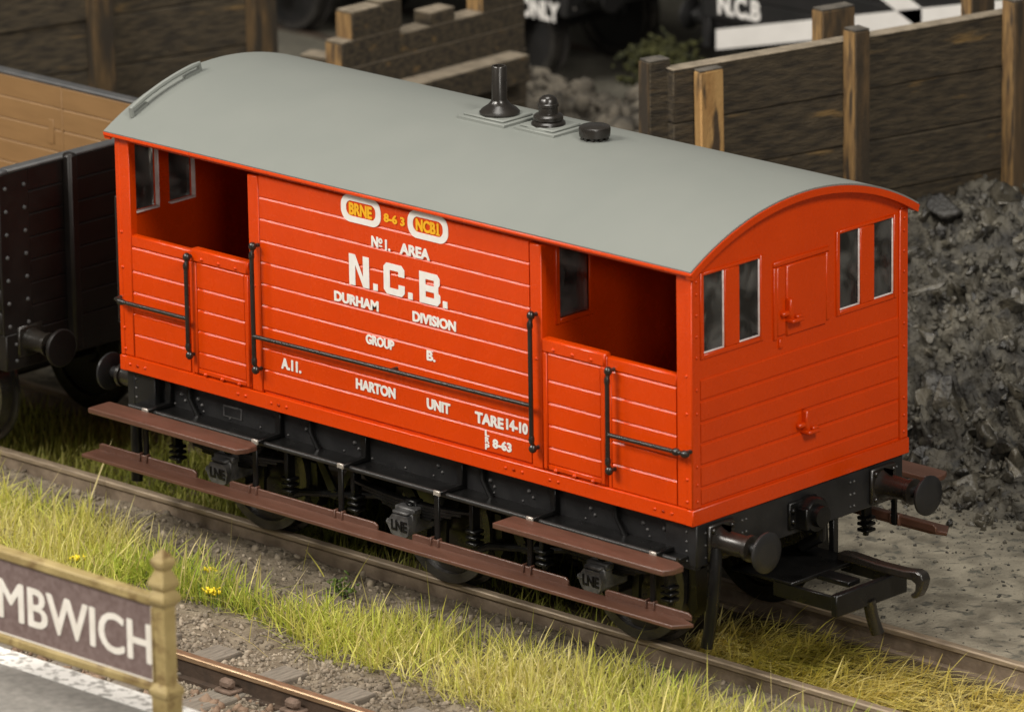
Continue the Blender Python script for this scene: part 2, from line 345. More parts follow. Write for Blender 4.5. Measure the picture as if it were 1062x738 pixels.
# ================================================================== GROUND
def ground_h(x, y):
    n1 = fbm(x * 1.3, y * 1.3, 4, 3); n2 = fbm(x * 6, y * 6, 4, 9)
    def sm(a, b, t): t = np.clip((t - a) / (b - a), 0, 1); return t * t * (3 - 2 * t)
    h = np.full_like(x, -.19)
    h = h + sm(-2.45, -1.9, y) * .03 + sm(-1.5, -1.0, y) * .035
    inner = sm(-.72, -.66, y) * (1 - sm(.66, .69, y)); h = h * (1 - inner) + (-.18) * inner
    far = sm(.66, .69, y); h = h * (1 - far) + (-.03) * far
    h = h + n2 * .05 * (1 - .65 * far) + n1 * .04 * (1 - far) + far * n1 * .03 * sm(.9, 1.4, y)
    return np.where(y < -2.45, np.minimum(h, -.16), h)
def axis_pts(segs):
    a = []
    for lo, hi, st in segs: a.append(np.arange(lo, hi, st))
    a.append(np.array([segs[-1][1]])); return np.concatenate(a)
gx = axis_pts([(-60, -14, 2.0), (-14, -7, .2), (-7, 6, .035), (6, 12, .3), (12, 40, 2.5)])
gy = axis_pts([(-45, -9, 2.5), (-9, -4.4, .15), (-4.4, -.9, .035), (-.9, 1.3, .03), (1.3, 4.2, .035), (4.2, 16, .3), (16, 60, 2.5)])
GX, GY = np.meshgrid(gx, gy, indexing='ij'); H = ground_h(GX, GY)
V = np.stack([GX, GY, H], -1).reshape(-1, 3); ny = len(gy)
I, J = np.meshgrid(np.arange(len(gx) - 1), np.arange(ny - 1), indexing='ij'); a = (I * ny + J).ravel()
g = raw_mesh('ground', V, np.stack([a, a + ny, a + ny + 1, a + 1], 1), GROUND, smooth=True); tag(g, kind='structure')

# ------------------------------------------------------------------ rocks helper
def ico(sub):
    bm = bmesh.new(); bmesh.ops.create_icosphere(bm, subdivisions=sub, radius=1.0)
    v = np.array([p.co[:] for p in bm.verts]); f = np.array([[q.index for q in t.verts] for t in bm.faces]); bm.free(); return v, f
ICO1 = ico(1); ICO2 = ico(2); ICO3 = ico(3)
def rocks(P, R, base=ICO1, jit=.28, flat=.75, cleave=0):
    bv, bf = base; n = len(P); k = len(bv)
    v = np.repeat(bv[None], n, 0) * (1 + rng.normal(0, jit, (n, k, 1)).clip(-.55, .55))
    for _ in range(cleave):
        nr = rng.normal(size=(n, 3)); nr /= np.linalg.norm(nr, axis=1)[:, None]; dd = rng.uniform(.28, .72, (n, 1))
        ex = np.maximum(np.einsum('nki,ni->nk', v, nr) - dd, 0); v = v - ex[..., None] * nr[:, None, :]
    v = v * rng.uniform(.6, 1.25, (n, 1, 3)) * np.array([1, 1, flat])
    q = rng.normal(size=(n, 4)); q /= np.linalg.norm(q, axis=1)[:, None]; w, x, y, z = q.T
    Rm = np.stack([1 - 2 * (y * y + z * z), 2 * (x * y - z * w), 2 * (x * z + y * w), 2 * (x * y + z * w), 1 - 2 * (x * x + z * z), 2 * (y * z - x * w), 2 * (x * z - y * w), 2 * (y * z + x * w), 1 - 2 * (x * x + y * y)], -1).reshape(n, 3, 3)
    v = np.einsum('nij,nkj->nki', Rm, v) * R[:, None, None] + P[:, None, :]
    f = bf[None] + (np.arange(n) * k)[:, None, None]
    return v.reshape(-1, 3), f.reshape(-1, 3)

def scatter(n, x0, x1, y0, y1, r0, r1, pw=2.5, sink=.3, hf=ground_h, keep=None):
    x = rng.uniform(x0, x1, n); y = rng.uniform(y0, y1, n)
    if keep is not None: k = keep(x, y); x = x[k]; y = y[k]
    r = r0 + (r1 - r0) * rng.uniform(0, 1, len(x)) ** pw
    return np.stack([x, y, hf(x, y) + r * (1 - 2 * sink) * .5], 1), r
P, R = scatter(15000, -5, 4.2, -3.9, -2.05, .010, .032, keep=lambda x, y: rng.uniform(size=len(x)) < np.clip((-y - 1.9) * 2, 0, 1))
tag(raw_mesh('ballast', *rocks(P, R), STONE), 'pale brown crushed stone ballast beside the nearest rail', 'ballast', kind='stuff')
P, R = scatter(1600, -3, 4, -4.3, -3.12, .018, .055)
tag(raw_mesh('ballast', *rocks(P, R), RSTONE), 'rust brown stones lying between the rails by the platform', 'ballast', kind='stuff')
P, R = scatter(2600, -6, 4.6, -2.1, -.72, .008, .035, pw=3.5)
tag(raw_mesh('soil_crumbs', *rocks(P, R), STONE), 'loose dirt crumbs on the bank below the red van', 'dirt', kind='stuff')
P, R = scatter(9000, -2.5, 6, .75, 4.0, .004, .020, pw=3.5, sink=.55, keep=lambda x, y: rng.uniform(size=len(x)) < .25 + .75 * np.clip((y - 1.6) / 1.6, 0, 1))
tag(raw_mesh('cinder_crumbs', *rocks(P, R), COALL), 'dark coal crumbs scattered over the pale cinder yard', 'coal crumbs', kind='stuff')

# ================================================================== TRACKS
def rail_mb(y, x0, x1):
    m = MB()
    m.box(x0, x1, y - .036, y + .036, -.048, 0, c=.010, mat=1)
    m.box(x0, x1, y - .016, y + .016, -.16, -.046, mat=0)
    m.box(x0, x1, y - .075, y + .075, -.19, -.158, mat=0)
    return m
trk = thing('railway_track', 'rusty buried track the red van stands on', 'railway track')
for y in (-.665, .665): rail_mb(y, -16, 9).build('rail', [RAILW, RAILD], trk)
trk2 = thing('railway_track', 'bright railed track on sleepers beside the platform', 'railway track', (0, 0, 0))
for y in (-3.05, -4.38): rail_mb(y, -12, 10).build('rail', [FRAILW, RAILT], trk2)
sm = MB().box(-.13, .13, -1.24, 1.24, -.13, 0, c=.012).build('sleeper', SLEEP, trk2); sme = sm.data
cm = MB(); cm.box(-.085, .085, -.14, .14, 0, .03, c=.01); cm.box(-.06, .06, .045, .10, .03, .115, c=.02); cm.box(-.06, .06, -.12, -.045, .03, .10, c=.02)
co_ = cm.build('rail_chair', CHAIR, trk2); cme = co_.data
first = True
for k in range(-9, 9):
    x = .30 + k * .655; z = -.150 + random.uniform(-.008, .006)
    if first: o, c1 = sm, co_
    else: o = inst('sleeper', sme, trk2); c1 = inst('rail_chair', cme, trk2)
    first = False
    o.location = (x, -3.70, z); o.rotation_euler = (0, 0, random.uniform(-.02, .02))
    c1.location = (x, -3.05, z); inst('rail_chair', cme, trk2, (x, -4.38, z))

# ================================================================== BRAKE VAN
l = 2.884; h = 1.132; zb = 1.127; zt = 2.93
van = thing('brake_van', 'bright red model railway brake van with grey curved roof', 'railway van')
ZP = [2.89 - .1625 * k for k in range(11)]          # plank joints on the sides

MB().box(-l + .04, l - .04, -h + .05, h - .05, zb + .004, zb + .07).build('floor', BLACK, van)
for s in (-1, 1):
    near = s < 0
    # frame: corner posts, door posts, bottom band, cant rail
    m = MB()
    for sx in (-1, 1):
        m.box(min(sx * l, sx * 2.742), max(sx * l, sx * 2.742), min(s * h, s * (h - .075)), max(s * h, s * (h - .075)), zb + .12, zt, c=.008)
        m.box(min(sx * 1.362, sx * 1.472), max(sx * 1.362, sx * 1.472), min(s * (h + .004), s * (h - .06)), max(s * (h + .004), s * (h - .06)), zb + .12, zt - .05, c=.008)
    m.box(-l - .004, l + .004, min(s * (h + .010), s * (h - .07)), max(s * (h + .010), s * (h - .07)), zb, zb + .118, c=.008)
    m.box(-l + .005, l - .005, min(s * (h - .004), s * (h - .06)), max(s * (h - .004), s * (h - .06)), 2.895, zt + .02, c=.006)
    fr = m.build('side_frame', RED, van)
    r = MB(); Y = s * (h + .010)
    for x in (-2.78, -2.70, -1.62, -1.54, -1.27, -1.19, 1.19, 1.27, 1.54, 1.62, 2.62, 2.70):
        r.rivet((x, Y, zb + .062), (0, s, 0), .013)
        if abs(x) < 1.3 or abs(x) > 2.6: r.rivet((x + .08 * (1 if x > 0 else -1) * -1, Y, zb + .062), (0, s, 0), .013)
    for sx in (-1, 1):
        for z in (1.30, 1.46, 1.66, 1.93, 2.2): r.rivet((sx * (l - .045), s * h, z), (0, s, 0), .014)
        for z in (2.05,): r.rivet((sx * 1.417, s * (h + .004), z), (0, s, 0), .012)
    tag(r.build('rivets', RED, fr), kind='stuff')
    # centre panel
    pan = MB().box(-1.362, 1.362, min(s * (h - .05), s * (h - .02)), max(s * (h - .05), s * (h - .02)), zb + .1, zt - .03).build('side_panel', RED, van)
    pm = MB().lip(-1.354, 1.354, s * .0215, -s * .0215, -.0805, .0805).build('plank', RED, pan, ang=12); first = True
    for k in range(10):
        o = pm if first else inst('plank', pm.data, pan); first = False
        o.location = (0, s * (h - .0225), (ZP[k] + ZP[k + 1]) / 2)
    if near: SIDE = pan
    # balcony side: half panel and door (near), full planking (far)
    for sx in (-1, 1):
        if near:
            bp = MB().box(min(sx * 2.742, sx * 2.105), max(sx * 2.742, sx * 2.105), s * (h - .018), s * (h - .055), zb + .115, 2.175, c=.006)
            bp.box(min(sx * 2.742, sx * 2.085), max(sx * 2.742, sx * 2.085), s * (h - .002), s * (h - .06), 2.10, 2.19, c=.01)
            bp.box(min(sx * 2.125, sx * 2.090), max(sx * 2.125, sx * 2.090), s * (h - .004), s * (h - .05), zb + .115, 2.10, c=.006)
            bpo = bp.build('balcony_panel', RED, van)
            zz = [2.098, 1.915, 1.752, 1.59, 1.427, 1.247]
            for k in range(5):
                MB().lip(sx * 2.735, sx * 2.132, s * (h - .002), s * (h - .03), zz[k + 1] + .001, zz[k] - .001).build('plank', RED, bpo, ang=12)
            d = MB().box(min(sx * 2.085, sx * 1.478), max(sx * 2.085, sx * 1.478), s * (h - .002), s * (h - .045), zb + .122, 2.19, c=.006)
            d.box(min(sx * 2.082, sx * 1.482), max(sx * 2.082, sx * 1.482), s * (h + .020), s * (h - .06), 2.115, 2.215, c=.012)
            d.box(min(sx * 2.08, sx * 2.035), max(sx * 2.08, sx * 2.035), s * (h + .016), s * (h - .03), zb + .135, 2.115, c=.007)
            d.box(min(sx * 1.525, sx * 1.484), max(sx * 1.525, sx * 1.484), s * (h + .016), s * (h - .03), zb + .135, 2.115, c=.007)
            d.box(min(sx * 2.036, sx * 1.526), max(sx * 2.036, sx * 1.526), s * (h + .012), s * (h - .03), zb + .135, 1.30, c=.007)
            do = d.build('door', RED, van)
            zz = [2.113, 1.915, 1.752, 1.59, 1.427, 1.302]
            for k in range(5):
                MB().lip(sx * 2.030, sx * 1.531, s * (h + .008), s * (h - .03), zz[k + 1] + .001, zz[k] - .001).build('plank', RED, do, ang=12)
            r = MB()
            for x in (1.60, 1.78, 1.96): r.rivet((sx * x, s * (h + .012), 1.268), (0, s, 0), .017); r.rivet((sx * x, s * (h + .020), 2.15), (0, s, 0), .015)
            tag(r.build('rivets', RED, do), kind='stuff')
        else:
            bpo = MB().box(min(sx * 2.742, sx * 1.472), max(sx * 2.742, sx * 1.472), s * (h - .045), s * (h - .02), zb + .115, zt - .03).build('balcony_panel', RED, van)
            for k in range(10):
                MB().box(min(sx * 2.738, sx * 1.476), max(sx * 2.738, sx * 1.476), s * (h - .070), s * (h - .0), ZP[k + 1] + .004, ZP[k] - .004, c=.0125).build('plank', RED, bpo)

# roof arc
Rr = (1.19 ** 2 + .334 ** 2) / (2 * .334); zc = 3.302 - Rr
def arc_pts(R, yl, n=28):
    a0 = math.asin(yl / R); return [(R * math.sin(-a0 + 2 * a0 * i / n), zc + R * math.cos(-a0 + 2 * a0 * i / n)) for i in range(n + 1)]
oa = arc_pts(Rr, 1.192); ia = arc_pts(Rr - .012, 1.188)
roof = MB().prism(oa + ia[::-1], 'x', -2.935, 2.935).build('roof', ROOF, van, ang=30)
for sx in (-1, 1):       # red arched rims below the roof sheet at both ends
    o2 = arc_pts(Rr - .013, 1.190); i2 = arc_pts(Rr - .062, 1.175)
    MB().prism(o2 + i2[::-1], 'x', sx * 2.880, sx * 2.945).build('roof_rim', RED, roof, ang=30)
for s in (-1, 1):
    MB().box(-2.940, 2.940, min(s * 1.150, s * 1.196), max(s * 1.150, s * 1.194), 2.932, 2.957, c=.005).build('eaves_strip', RED, roof)
# lamp rail at the left end of the roof
def roof_pt(y, lift=0): return math.sqrt((Rr + lift) ** 2 - y * y) + zc
pts = [(-2.80, -1.02, roof_pt(-1.02, .0))] + [(-2.80, y, roof_pt(y, .06)) for y in np.linspace(-1.03, -.34, 14)] + [(-2.80, -.33, roof_pt(-.33, 0))]
gr = MB().tube(pts, .021, 8)
for ya, yb in ((-1.02, -.88), (-.49, -.33)):
    gr.prism([(y, roof_pt(y, .022)) for y in np.linspace(ya, yb, 5)] + [(y, roof_pt(y, -.01)) for y in np.linspace(yb, ya, 5)], 'x', -2.818, -2.782)
gr.build('grab_rail', ROOF, roof)

# roof fittings
def base_plate(x, y, w, d, two=True):
    z = roof_pt(y + d / 2) - .005; zt_ = roof_pt(y) + .010
    m = MB().box(x - w / 2, x + w / 2, y - d / 2, y + d / 2, z, zt_ + .012, c=.006)
    if two: m.box(x - w / 2 + .035, x + w / 2 - .035, y - d / 2 + .03, y + d / 2 - .03, zt_ + .010, zt_ + .030, c=.008)
    return m
zr = 3.302
ch = MB().lathe((-.045, .04, 0), (0, 0, 1), [(zr + .02, .11), (zr + .035, .145), (zr + .055, .148), (zr + .075, .13), (zr + .105, .085), (zr + .135, .060), (zr + .15, .056), (zr + .385, .055), (zr + .392, .050), (zr + .392, .038), (zr + .37, .036), (zr + .36, .001)], 28).build('chimney', GLOSS, van)
base_plate(-.07, .05, .47, .38).build('base_plate', ROOF, ch)
ve = MB().lathe((.43, .05, 0), (0, 0, 1), [(zr + .012, .115), (zr + .03, .128), (zr + .055, .122), (zr + .072, .10), (zr + .076, .108), (zr + .10, .108), (zr + .112, .095), (zr + .12, .072), (zr + .128, .070), (zr + .165, .070), (zr + .17, .076), (zr + .19, .076), (zr + .196, .068), (zr + .225, .062), (zr + .245, .040), (zr + .252, .001)], 28).build('ventilator', GLOSS, van)
vb = base_plate(.43, .07, .40, .36); vb.lathe((.43, .05, 0), (0, 0, 1), [(zr, .16), (zr + .027, .155), (zr + .03, .10)], 24); vb.build('base_plate', ROOF, ve)
lc = MB().lathe((.875, .06, 0), (0, 0, 1), [(zr + .022, .09), (zr + .026, .112), (zr + .078, .115), (zr + .092, .111), (zr + .099, .100), (zr + .102, .001)], 28)
for k in range(10):
    a = k * math.pi / 5 + .3; lc.box(.875 + .085 * math.cos(a) - .012, .875 + .085 * math.cos(a) + .012, .06 + .085 * math.sin(a) - .012, .06 + .085 * math.sin(a) + .012, zr - .02, zr + .03)
lc.cyl((.875, .06, zr - .02), (.875, .06, zr + .03), .07, 12)
lc.build('lamp_top', GLOSS, van)

# end walls
WIN = [(-1.0, -.79), (-.637, -.423), (.41, .625), (.775, .985)]; WZ0, WZ1 = 2.335, 2.89
for sx in (-1, 1):
    X = lambda a, b: (min(sx * a, sx * b), max(sx * a, sx * b))
    m = MB(); xa, xb = X(l - .045, l - .012)
    m.box(xa, xb, -h + .02, h - .02, zb + .1, WZ0)
    ys = [-h + .02] + [q for w in WIN for q in w] + [h - .02]
    for i in range(0, len(ys), 2): m.box(xa, xb, ys[i], ys[i + 1], WZ0, WZ1)
    top = [(-h + .02, WZ1), (h - .02, WZ1)] + [(y, roof_pt(y, -.05)) for y in np.linspace(h - .02, -h + .02, 21)]
    m.prism(top, 'x', xa, xb)
    ew = m.build('end_wall', RED, van)
    f = MB()
    for sy in (-1, 1): f.box(*X(l + .004, l - .05), min(sy * (h + .004), sy * (h - .088)), max(sy * (h + .004), sy * (h - .088)), zb + .118, 2.935, c=.008)
    f.box(*X(l + .012, l - .06), -h - .012, h + .012, zb - .002, zb + .118, c=.008)
    f.build('end_frame', RED, ew)
    zz = [2.157, 2.0, 1.847, 1.692, 1.536, 1.377, 1.248]
    for k in range(6): MB().lip(-h + .095, h - .095, sx * (l - .002), sx * (l - .03), zz[k + 1] + .001, zz[k] - .001, dy=.006, dz=.009, ax='y', bot=.019).build('plank', RED, ew, ang=12)
    for g_ in (WIN[:2], WIN[2:]):
        w = MB(); a, b, c_, d_ = g_[0][0], g_[0][1], g_[1][0], g_[1][1]; e = .036; xr = X(l + .002, l - .02)
        w.box(*xr, a - e, a, WZ0 - e, WZ1 + e * .7, c=.006); w.box(*xr, d_, d_ + e, WZ0 - e, WZ1 + e * .7, c=.006)
        w.box(*xr, b, c_, WZ0, WZ1, c=.006)
        w.box(*xr, a, d_, WZ0 - e, WZ0 - .001, c=.006); w.box(*xr, a, d_, WZ1 + .001, WZ1 + e * .7, c=.006)
        w.build('window_frame', RED, ew)
        for (ya, yb) in g_:
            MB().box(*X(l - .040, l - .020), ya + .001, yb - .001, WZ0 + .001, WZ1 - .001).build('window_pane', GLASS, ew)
            q = MB(); xi = X(l - .018, l - .004) ; t_ = .013
            q.box(*xi, ya + .001, yb - .001, WZ0 + .001, WZ0 + t_, c=.004); q.box(*xi, yb - t_, yb - .001, WZ0 + t_, WZ1 - .002, c=.004)
            xi = X(l - .085, l - .045)
            q.box(*xi, ya - .02, yb + .02, WZ0 - .016, WZ0 - .002, c=.004); q.box(*xi, yb + .006, yb + .02, WZ0, WZ1, c=.004)
            q.build('pane_edge_glint', RIM, ew)  # pale bars at bottom and right paint in the bright pane edges
    hp = MB()
    hp.box(*X(l + .004, l - .02), -.285, .30, 2.795, 2.83, c=.006); hp.box(*X(l + .003, l - .02), .262, .300, 2.30, 2.79, c=.006); hp.box(*X(l + .003, l - .02), -.285, -.25, 2.27, 2.79, c=.006)
    hp.box(*X(l + .006, l - .02), -.155, .262, 2.275, 2.785, c=.010); hp.box(*X(l + .002, l - .02), -.25, -.16, 2.29, 2.785, c=.008)
    hp.box(*X(l + .004, l - .02), -.23, -.19, 2.20, 2.27, c=.006)
    hp.build('end_hatch', RED, ew)
    for (yc, z0) in ((-.14, 2.40), (.025, 1.555)):
        b = MB().box(*X(l + .045, l - .01), yc - .022, yc + .022, z0, z0 + .15, c=.01)
        b.box(*X(l + .035, l - .01), yc - .085, yc + .02, z0 + .03, z0 + .065, c=.01); b.box(*X(l + .075, l - .01), yc - .03, yc + .10, z0 - .02, z0 + .008, c=.008)
        b.box(*X(l + .07, l + .04), yc + .02, yc + .085, z0 + .005, z0 + .032, c=.008)
        b.build('lamp_iron', RED, ew)
    r = MB()
    for sy in (-1, 1):
        for z in (1.30, 1.42, 1.55, 1.93, 2.1, 2.33, 2.48, 2.63, 2.78, 2.87): r.rivet((sx * (l + .004), sy * (h - .045), z), (sx, 0, 0), .0135)
    tag(r.build('rivets', RED, ew), kind='stuff')
    # cabin bulkhead behind each balcony
    bk = MB(); xa, xb = X(1.44, 1.40); WY = (-.92, -.62) 
    bk.box(xa, xb, -h + .055, WY[0], zb + .07, zt - .02); bk.box(xa, xb, WY[1], h - .06, zb + .07, zt - .02); bk.box(xa, xb, WY[0], WY[1], zb + .07, 2.30); bk.box(xa, xb, WY[0], WY[1], 2.86, zt - .02)
    bk.prism([(-h + .055, zt - .02), (h - .055, zt - .02)] + [(y, roof_pt(y, -.04)) for y in np.linspace(h - .055, -h + .055, 17)], 'x', xa, xb)
    bko = bk.build('bulkhead', RED, van)
    e = .04; w = MB(); xr = X(1.455, 1.42)
    w.box(*xr, WY[0] - e, WY[0], 2.30 - e, 2.86 + e, c=.006); w.box(*xr, WY[1], WY[1] + e, 2.30 - e, 2.86 + e, c=.006); w.box(*xr, WY[0], WY[1], 2.30 - e, 2.30, c=.006); w.box(*xr, WY[0], WY[1], 2.86, 2.86 + e, c=.006)
    w.build('window_frame', RED, bko)
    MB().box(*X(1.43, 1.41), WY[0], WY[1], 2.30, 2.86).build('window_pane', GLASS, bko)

# handrails
def rail_v(x, z0, z1, y=-h - .072, top_knob=True):
    m = MB().tube([(x, y, z0 + .05), (x, y, z1 - .05)], .017, 10)
    for z, d in ((z0, 1), (z1, -1)):
        m.tube([(x, -h + .0, z), (x, y + .02, z), (x, y, z + d * .055)], .016, 8)
        m.lathe((x, y + .012, z), (0, 0, 1), [(-.030, .012), (-.018, .026), (.0, .031), (.018, .026), (.03, .014)], 10)
        m.lathe((x, y, z + d * .07), (0, 0, d), [(-.03, .016), (-.012, .022), (.01, .022), (.03, .016)], 10)
    return m
rail_v(-1.372, 1.43, 2.365).build('handrail', GLOSS, van)
rail_v(1.425, 1.405, 2.375).build('handrail', GLOSS, van)
rail_v(-2.075, 1.405, 2.155).build('handrail', GLOSS, van)
rail_v(2.158, 1.395, 2.115).build('handrail', GLOSS, van)
y_ = -h - .072
m = MB().tube([(-1.372, y_, 1.688), (1.425, y_, 1.722)], .0165, 10); m.cyl((.03, -h + .0, 1.705), (.03, y_, 1.705), .014, 8); m.build('handrail', GLOSS, van)
m = MB().tube([(-2.80, y_, 1.683), (-2.075, y_, 1.687)], .0165, 10); m.tube([(-2.80, y_, 1.683), (-2.86, y_ + .01, 1.69), (-2.865, -h, 1.69)], .016, 8); m.lathe((-2.80, y_, 1.683), (1, 0, 0), [(-.03, .012), (-.01, .028), (.02, .024), (.05, .016)], 10); m.build('handrail', GLOSS, van)
m = MB().tube([(2.158, y_, 1.66), (2.88, y_, 1.668)], .0165, 10); m.tube([(2.86, y_, 1.668), (2.875, -h, 1.668)], .016, 8)
for x in (2.80, 2.88): m.lathe((x, y_, 1.667), (1, 0, 0), [(-.035, .014), (-.012, .028), (.012, .028), (.035, .014)], 10)
m.build('handrail', GLOSS, van)
m = MB().tube([(-2.93, -1.03, 1.45), (-3.0, -1.03, 1.45), (-3.0, -1.03, 2.42), (-2.93, -1.03, 2.42)], .014, 8); m.build('handrail', GLOSS, van)

# lettering on the near side
TY = -h - .0015
def T(s, x0, x1, z, hh, m=WHITE, off=.03, lab=None, bold=.007): return text_obj(s, x0, x1, z, hh, m, SIDE, y=TY, off=off * .6, bold=bold)
def capsule(xc):
    n = 10; w = .402 / 2; hh = .203 / 2; r = .088
    def loop(w, hh, r):
        p = []
        for cx, cz, a0 in ((w - r, hh - r, 0), (-w + r, hh - r, 90), (-w + r, -hh + r, 180), (w - r, -hh + r, 270)):
            for k in range(n + 1): a = math.radians(a0 + 90 * k / n); p.append((cx + r * math.cos(a), cz + r * math.sin(a)))
        return p
    o = loop(w, hh, r); i = loop(w - .052, hh - .045, .05); k = len(o)
    vs = [(xc + a, TY - .002, 2.813 + b) for a, b in o] + [(xc + a, TY - .002, 2.813 + b) for a, b in i] + [(xc + a, TY + .004, 2.813 + b) for a, b in o] + [(xc + a, TY + .004, 2.813 + b) for a, b in i]
    fs = []
    for q in range(k):
        q2 = (q + 1) % k; fs += [(q, q2, k + q2, k + q), (q, 2 * k + q, 2 * k + q2, q2), (k + q, k + q2, 3 * k + q2, 3 * k + q)]
    MB().add(vs, fs).build('lettering_border', WHITE, SIDE)
capsule(-.300); capsule(.372)
T('BRNE', -.417, -.189, 2.811, .088, YELLOW, .045, bold=.006); T('NCB1', .255, .478, 2.811, .088, YELLOW, .045, bold=.006)
MB().box(.450, .490, TY - .002, TY, 2.766, 2.779).prism([(.452, 2.838), (.466, 2.857), (.470, 2.846), (.468, 2.836)], 'y', TY - .002, TY).build('lettering', YELLOW, SIDE)
T('8-6 3', -.066, .139, 2.806, .062, YELLOW, .03)
T('N', -.196, -.132, 2.607, .078, off=.04); T('o', -.124, -.090, 2.622, .040, off=.03); T('1.', -.058, -.012, 2.603, .078, off=.04); T('AREA', .089, .384, 2.607, .080, off=.045)
MB().box(-.124, -.090, TY - .002, TY, 2.580, 2.590).build('lettering', WHITE, SIDE)
def big(polys):
    m = MB()
    for p in polys: m.prism(p, 'y', TY - .002, TY)
    m.build('lettering', WHITE, SIDE)
z0, z1 = 2.245, 2.476; zm = (z0 + z1) / 2
def rect(a, b, c, d): return [(a, c), (b, c), (b, d), (a, d)]
x0 = -.432; x1 = -.229; t = .062
big([rect(x0, x0 + t, z0, z1), rect(x1 - t, x1, z0, z1), [(x0 + t, z1), (x0 + t, z1 - .075), (x1 - t, z0), (x1 - t, z0 + .075)]])
x0 = -.082; x1 = .128; cc = .03
big([[(x0 + cc, z0), (x0 + t, z0 + .05), (x0 + t, z1 - .05), (x0 + cc, z1), (x0, z1 - cc), (x0, z0 + cc)],
     [(x0 + cc, z1), (x0 + t, z1 - .05), (x1 - t, z1 - .05), (x1 - cc, z1)], [(x1 - cc, z1), (x1 - t, z1 - .05), (x1 - t, z1 - .085), (x1, z1 - .085), (x1, z1 - cc)],
     [(x0 + cc, z0), (x1 - cc, z0), (x1 - t, z0 + .05), (x0 + t, z0 + .05)], [(x1 - cc, z0), (x1, z0 + cc), (x1, z0 + .085), (x1 - t, z0 + .085), (x1 - t, z0 + .05)]])
x0 = .276; x1 = .484
big([rect(x0, x0 + t, z0, z1), rect(x0 + t, x1 - cc, z1 - .05, z1), rect(x0 + t, x1 - .02, zm - .024, zm + .024), rect(x0 + t, x1 - cc, z0, z0 + .05),
     [(x1 - t, z1 - .05), (x1 - t, zm + .024), (x1 - .018, zm + .024), (x1 - .004, zm + .04), (x1 - .004, z1 - cc), (x1 - cc, z1), (x1 - cc, z1 - .05)],
     [(x1 - t, z0 + .05), (x1 - cc, z0 + .05), (x1 - cc, z0), (x1, z0 + cc), (x1, zm - .038), (x1 - .018, zm - .024), (x1 - t, zm - .024)]])
for xx in (-.167, .184, .530): big([rect(xx - .023, xx + .023, z0, z0 + .05)])
T('DURHAM', -.589, -.143, 2.130, .075, off=.045); T('DIVISION', .204, .631, 2.128, .075, off=.04)
T('GROUP', -.275, .008, 1.868, .070, off=.035); T('B.', .338, .420, 1.862, .068, off=.03)
MB().box(.336, .402, TY - .002, TY, 1.897, 1.903).build('lettering', WHITE, SIDE)
T('A.11.', -1.158, -.956, 1.513, .082, off=.045); T('HARTON', -.387, .011, 1.511, .078, off=.045); T('UNIT', .330, .559, 1.505, .078, off=.045)
T('TARE', .810, 1.085, 1.502, .080, off=.045); T('14-10', 1.116, 1.321, 1.510, .080, off=.045); T('8-63', .979, 1.160, 1.341, .066, off=.04)
for k, s_ in enumerate('LRP'): T(s_, .905, .942, 1.402 - k * .05, .042, off=.015)

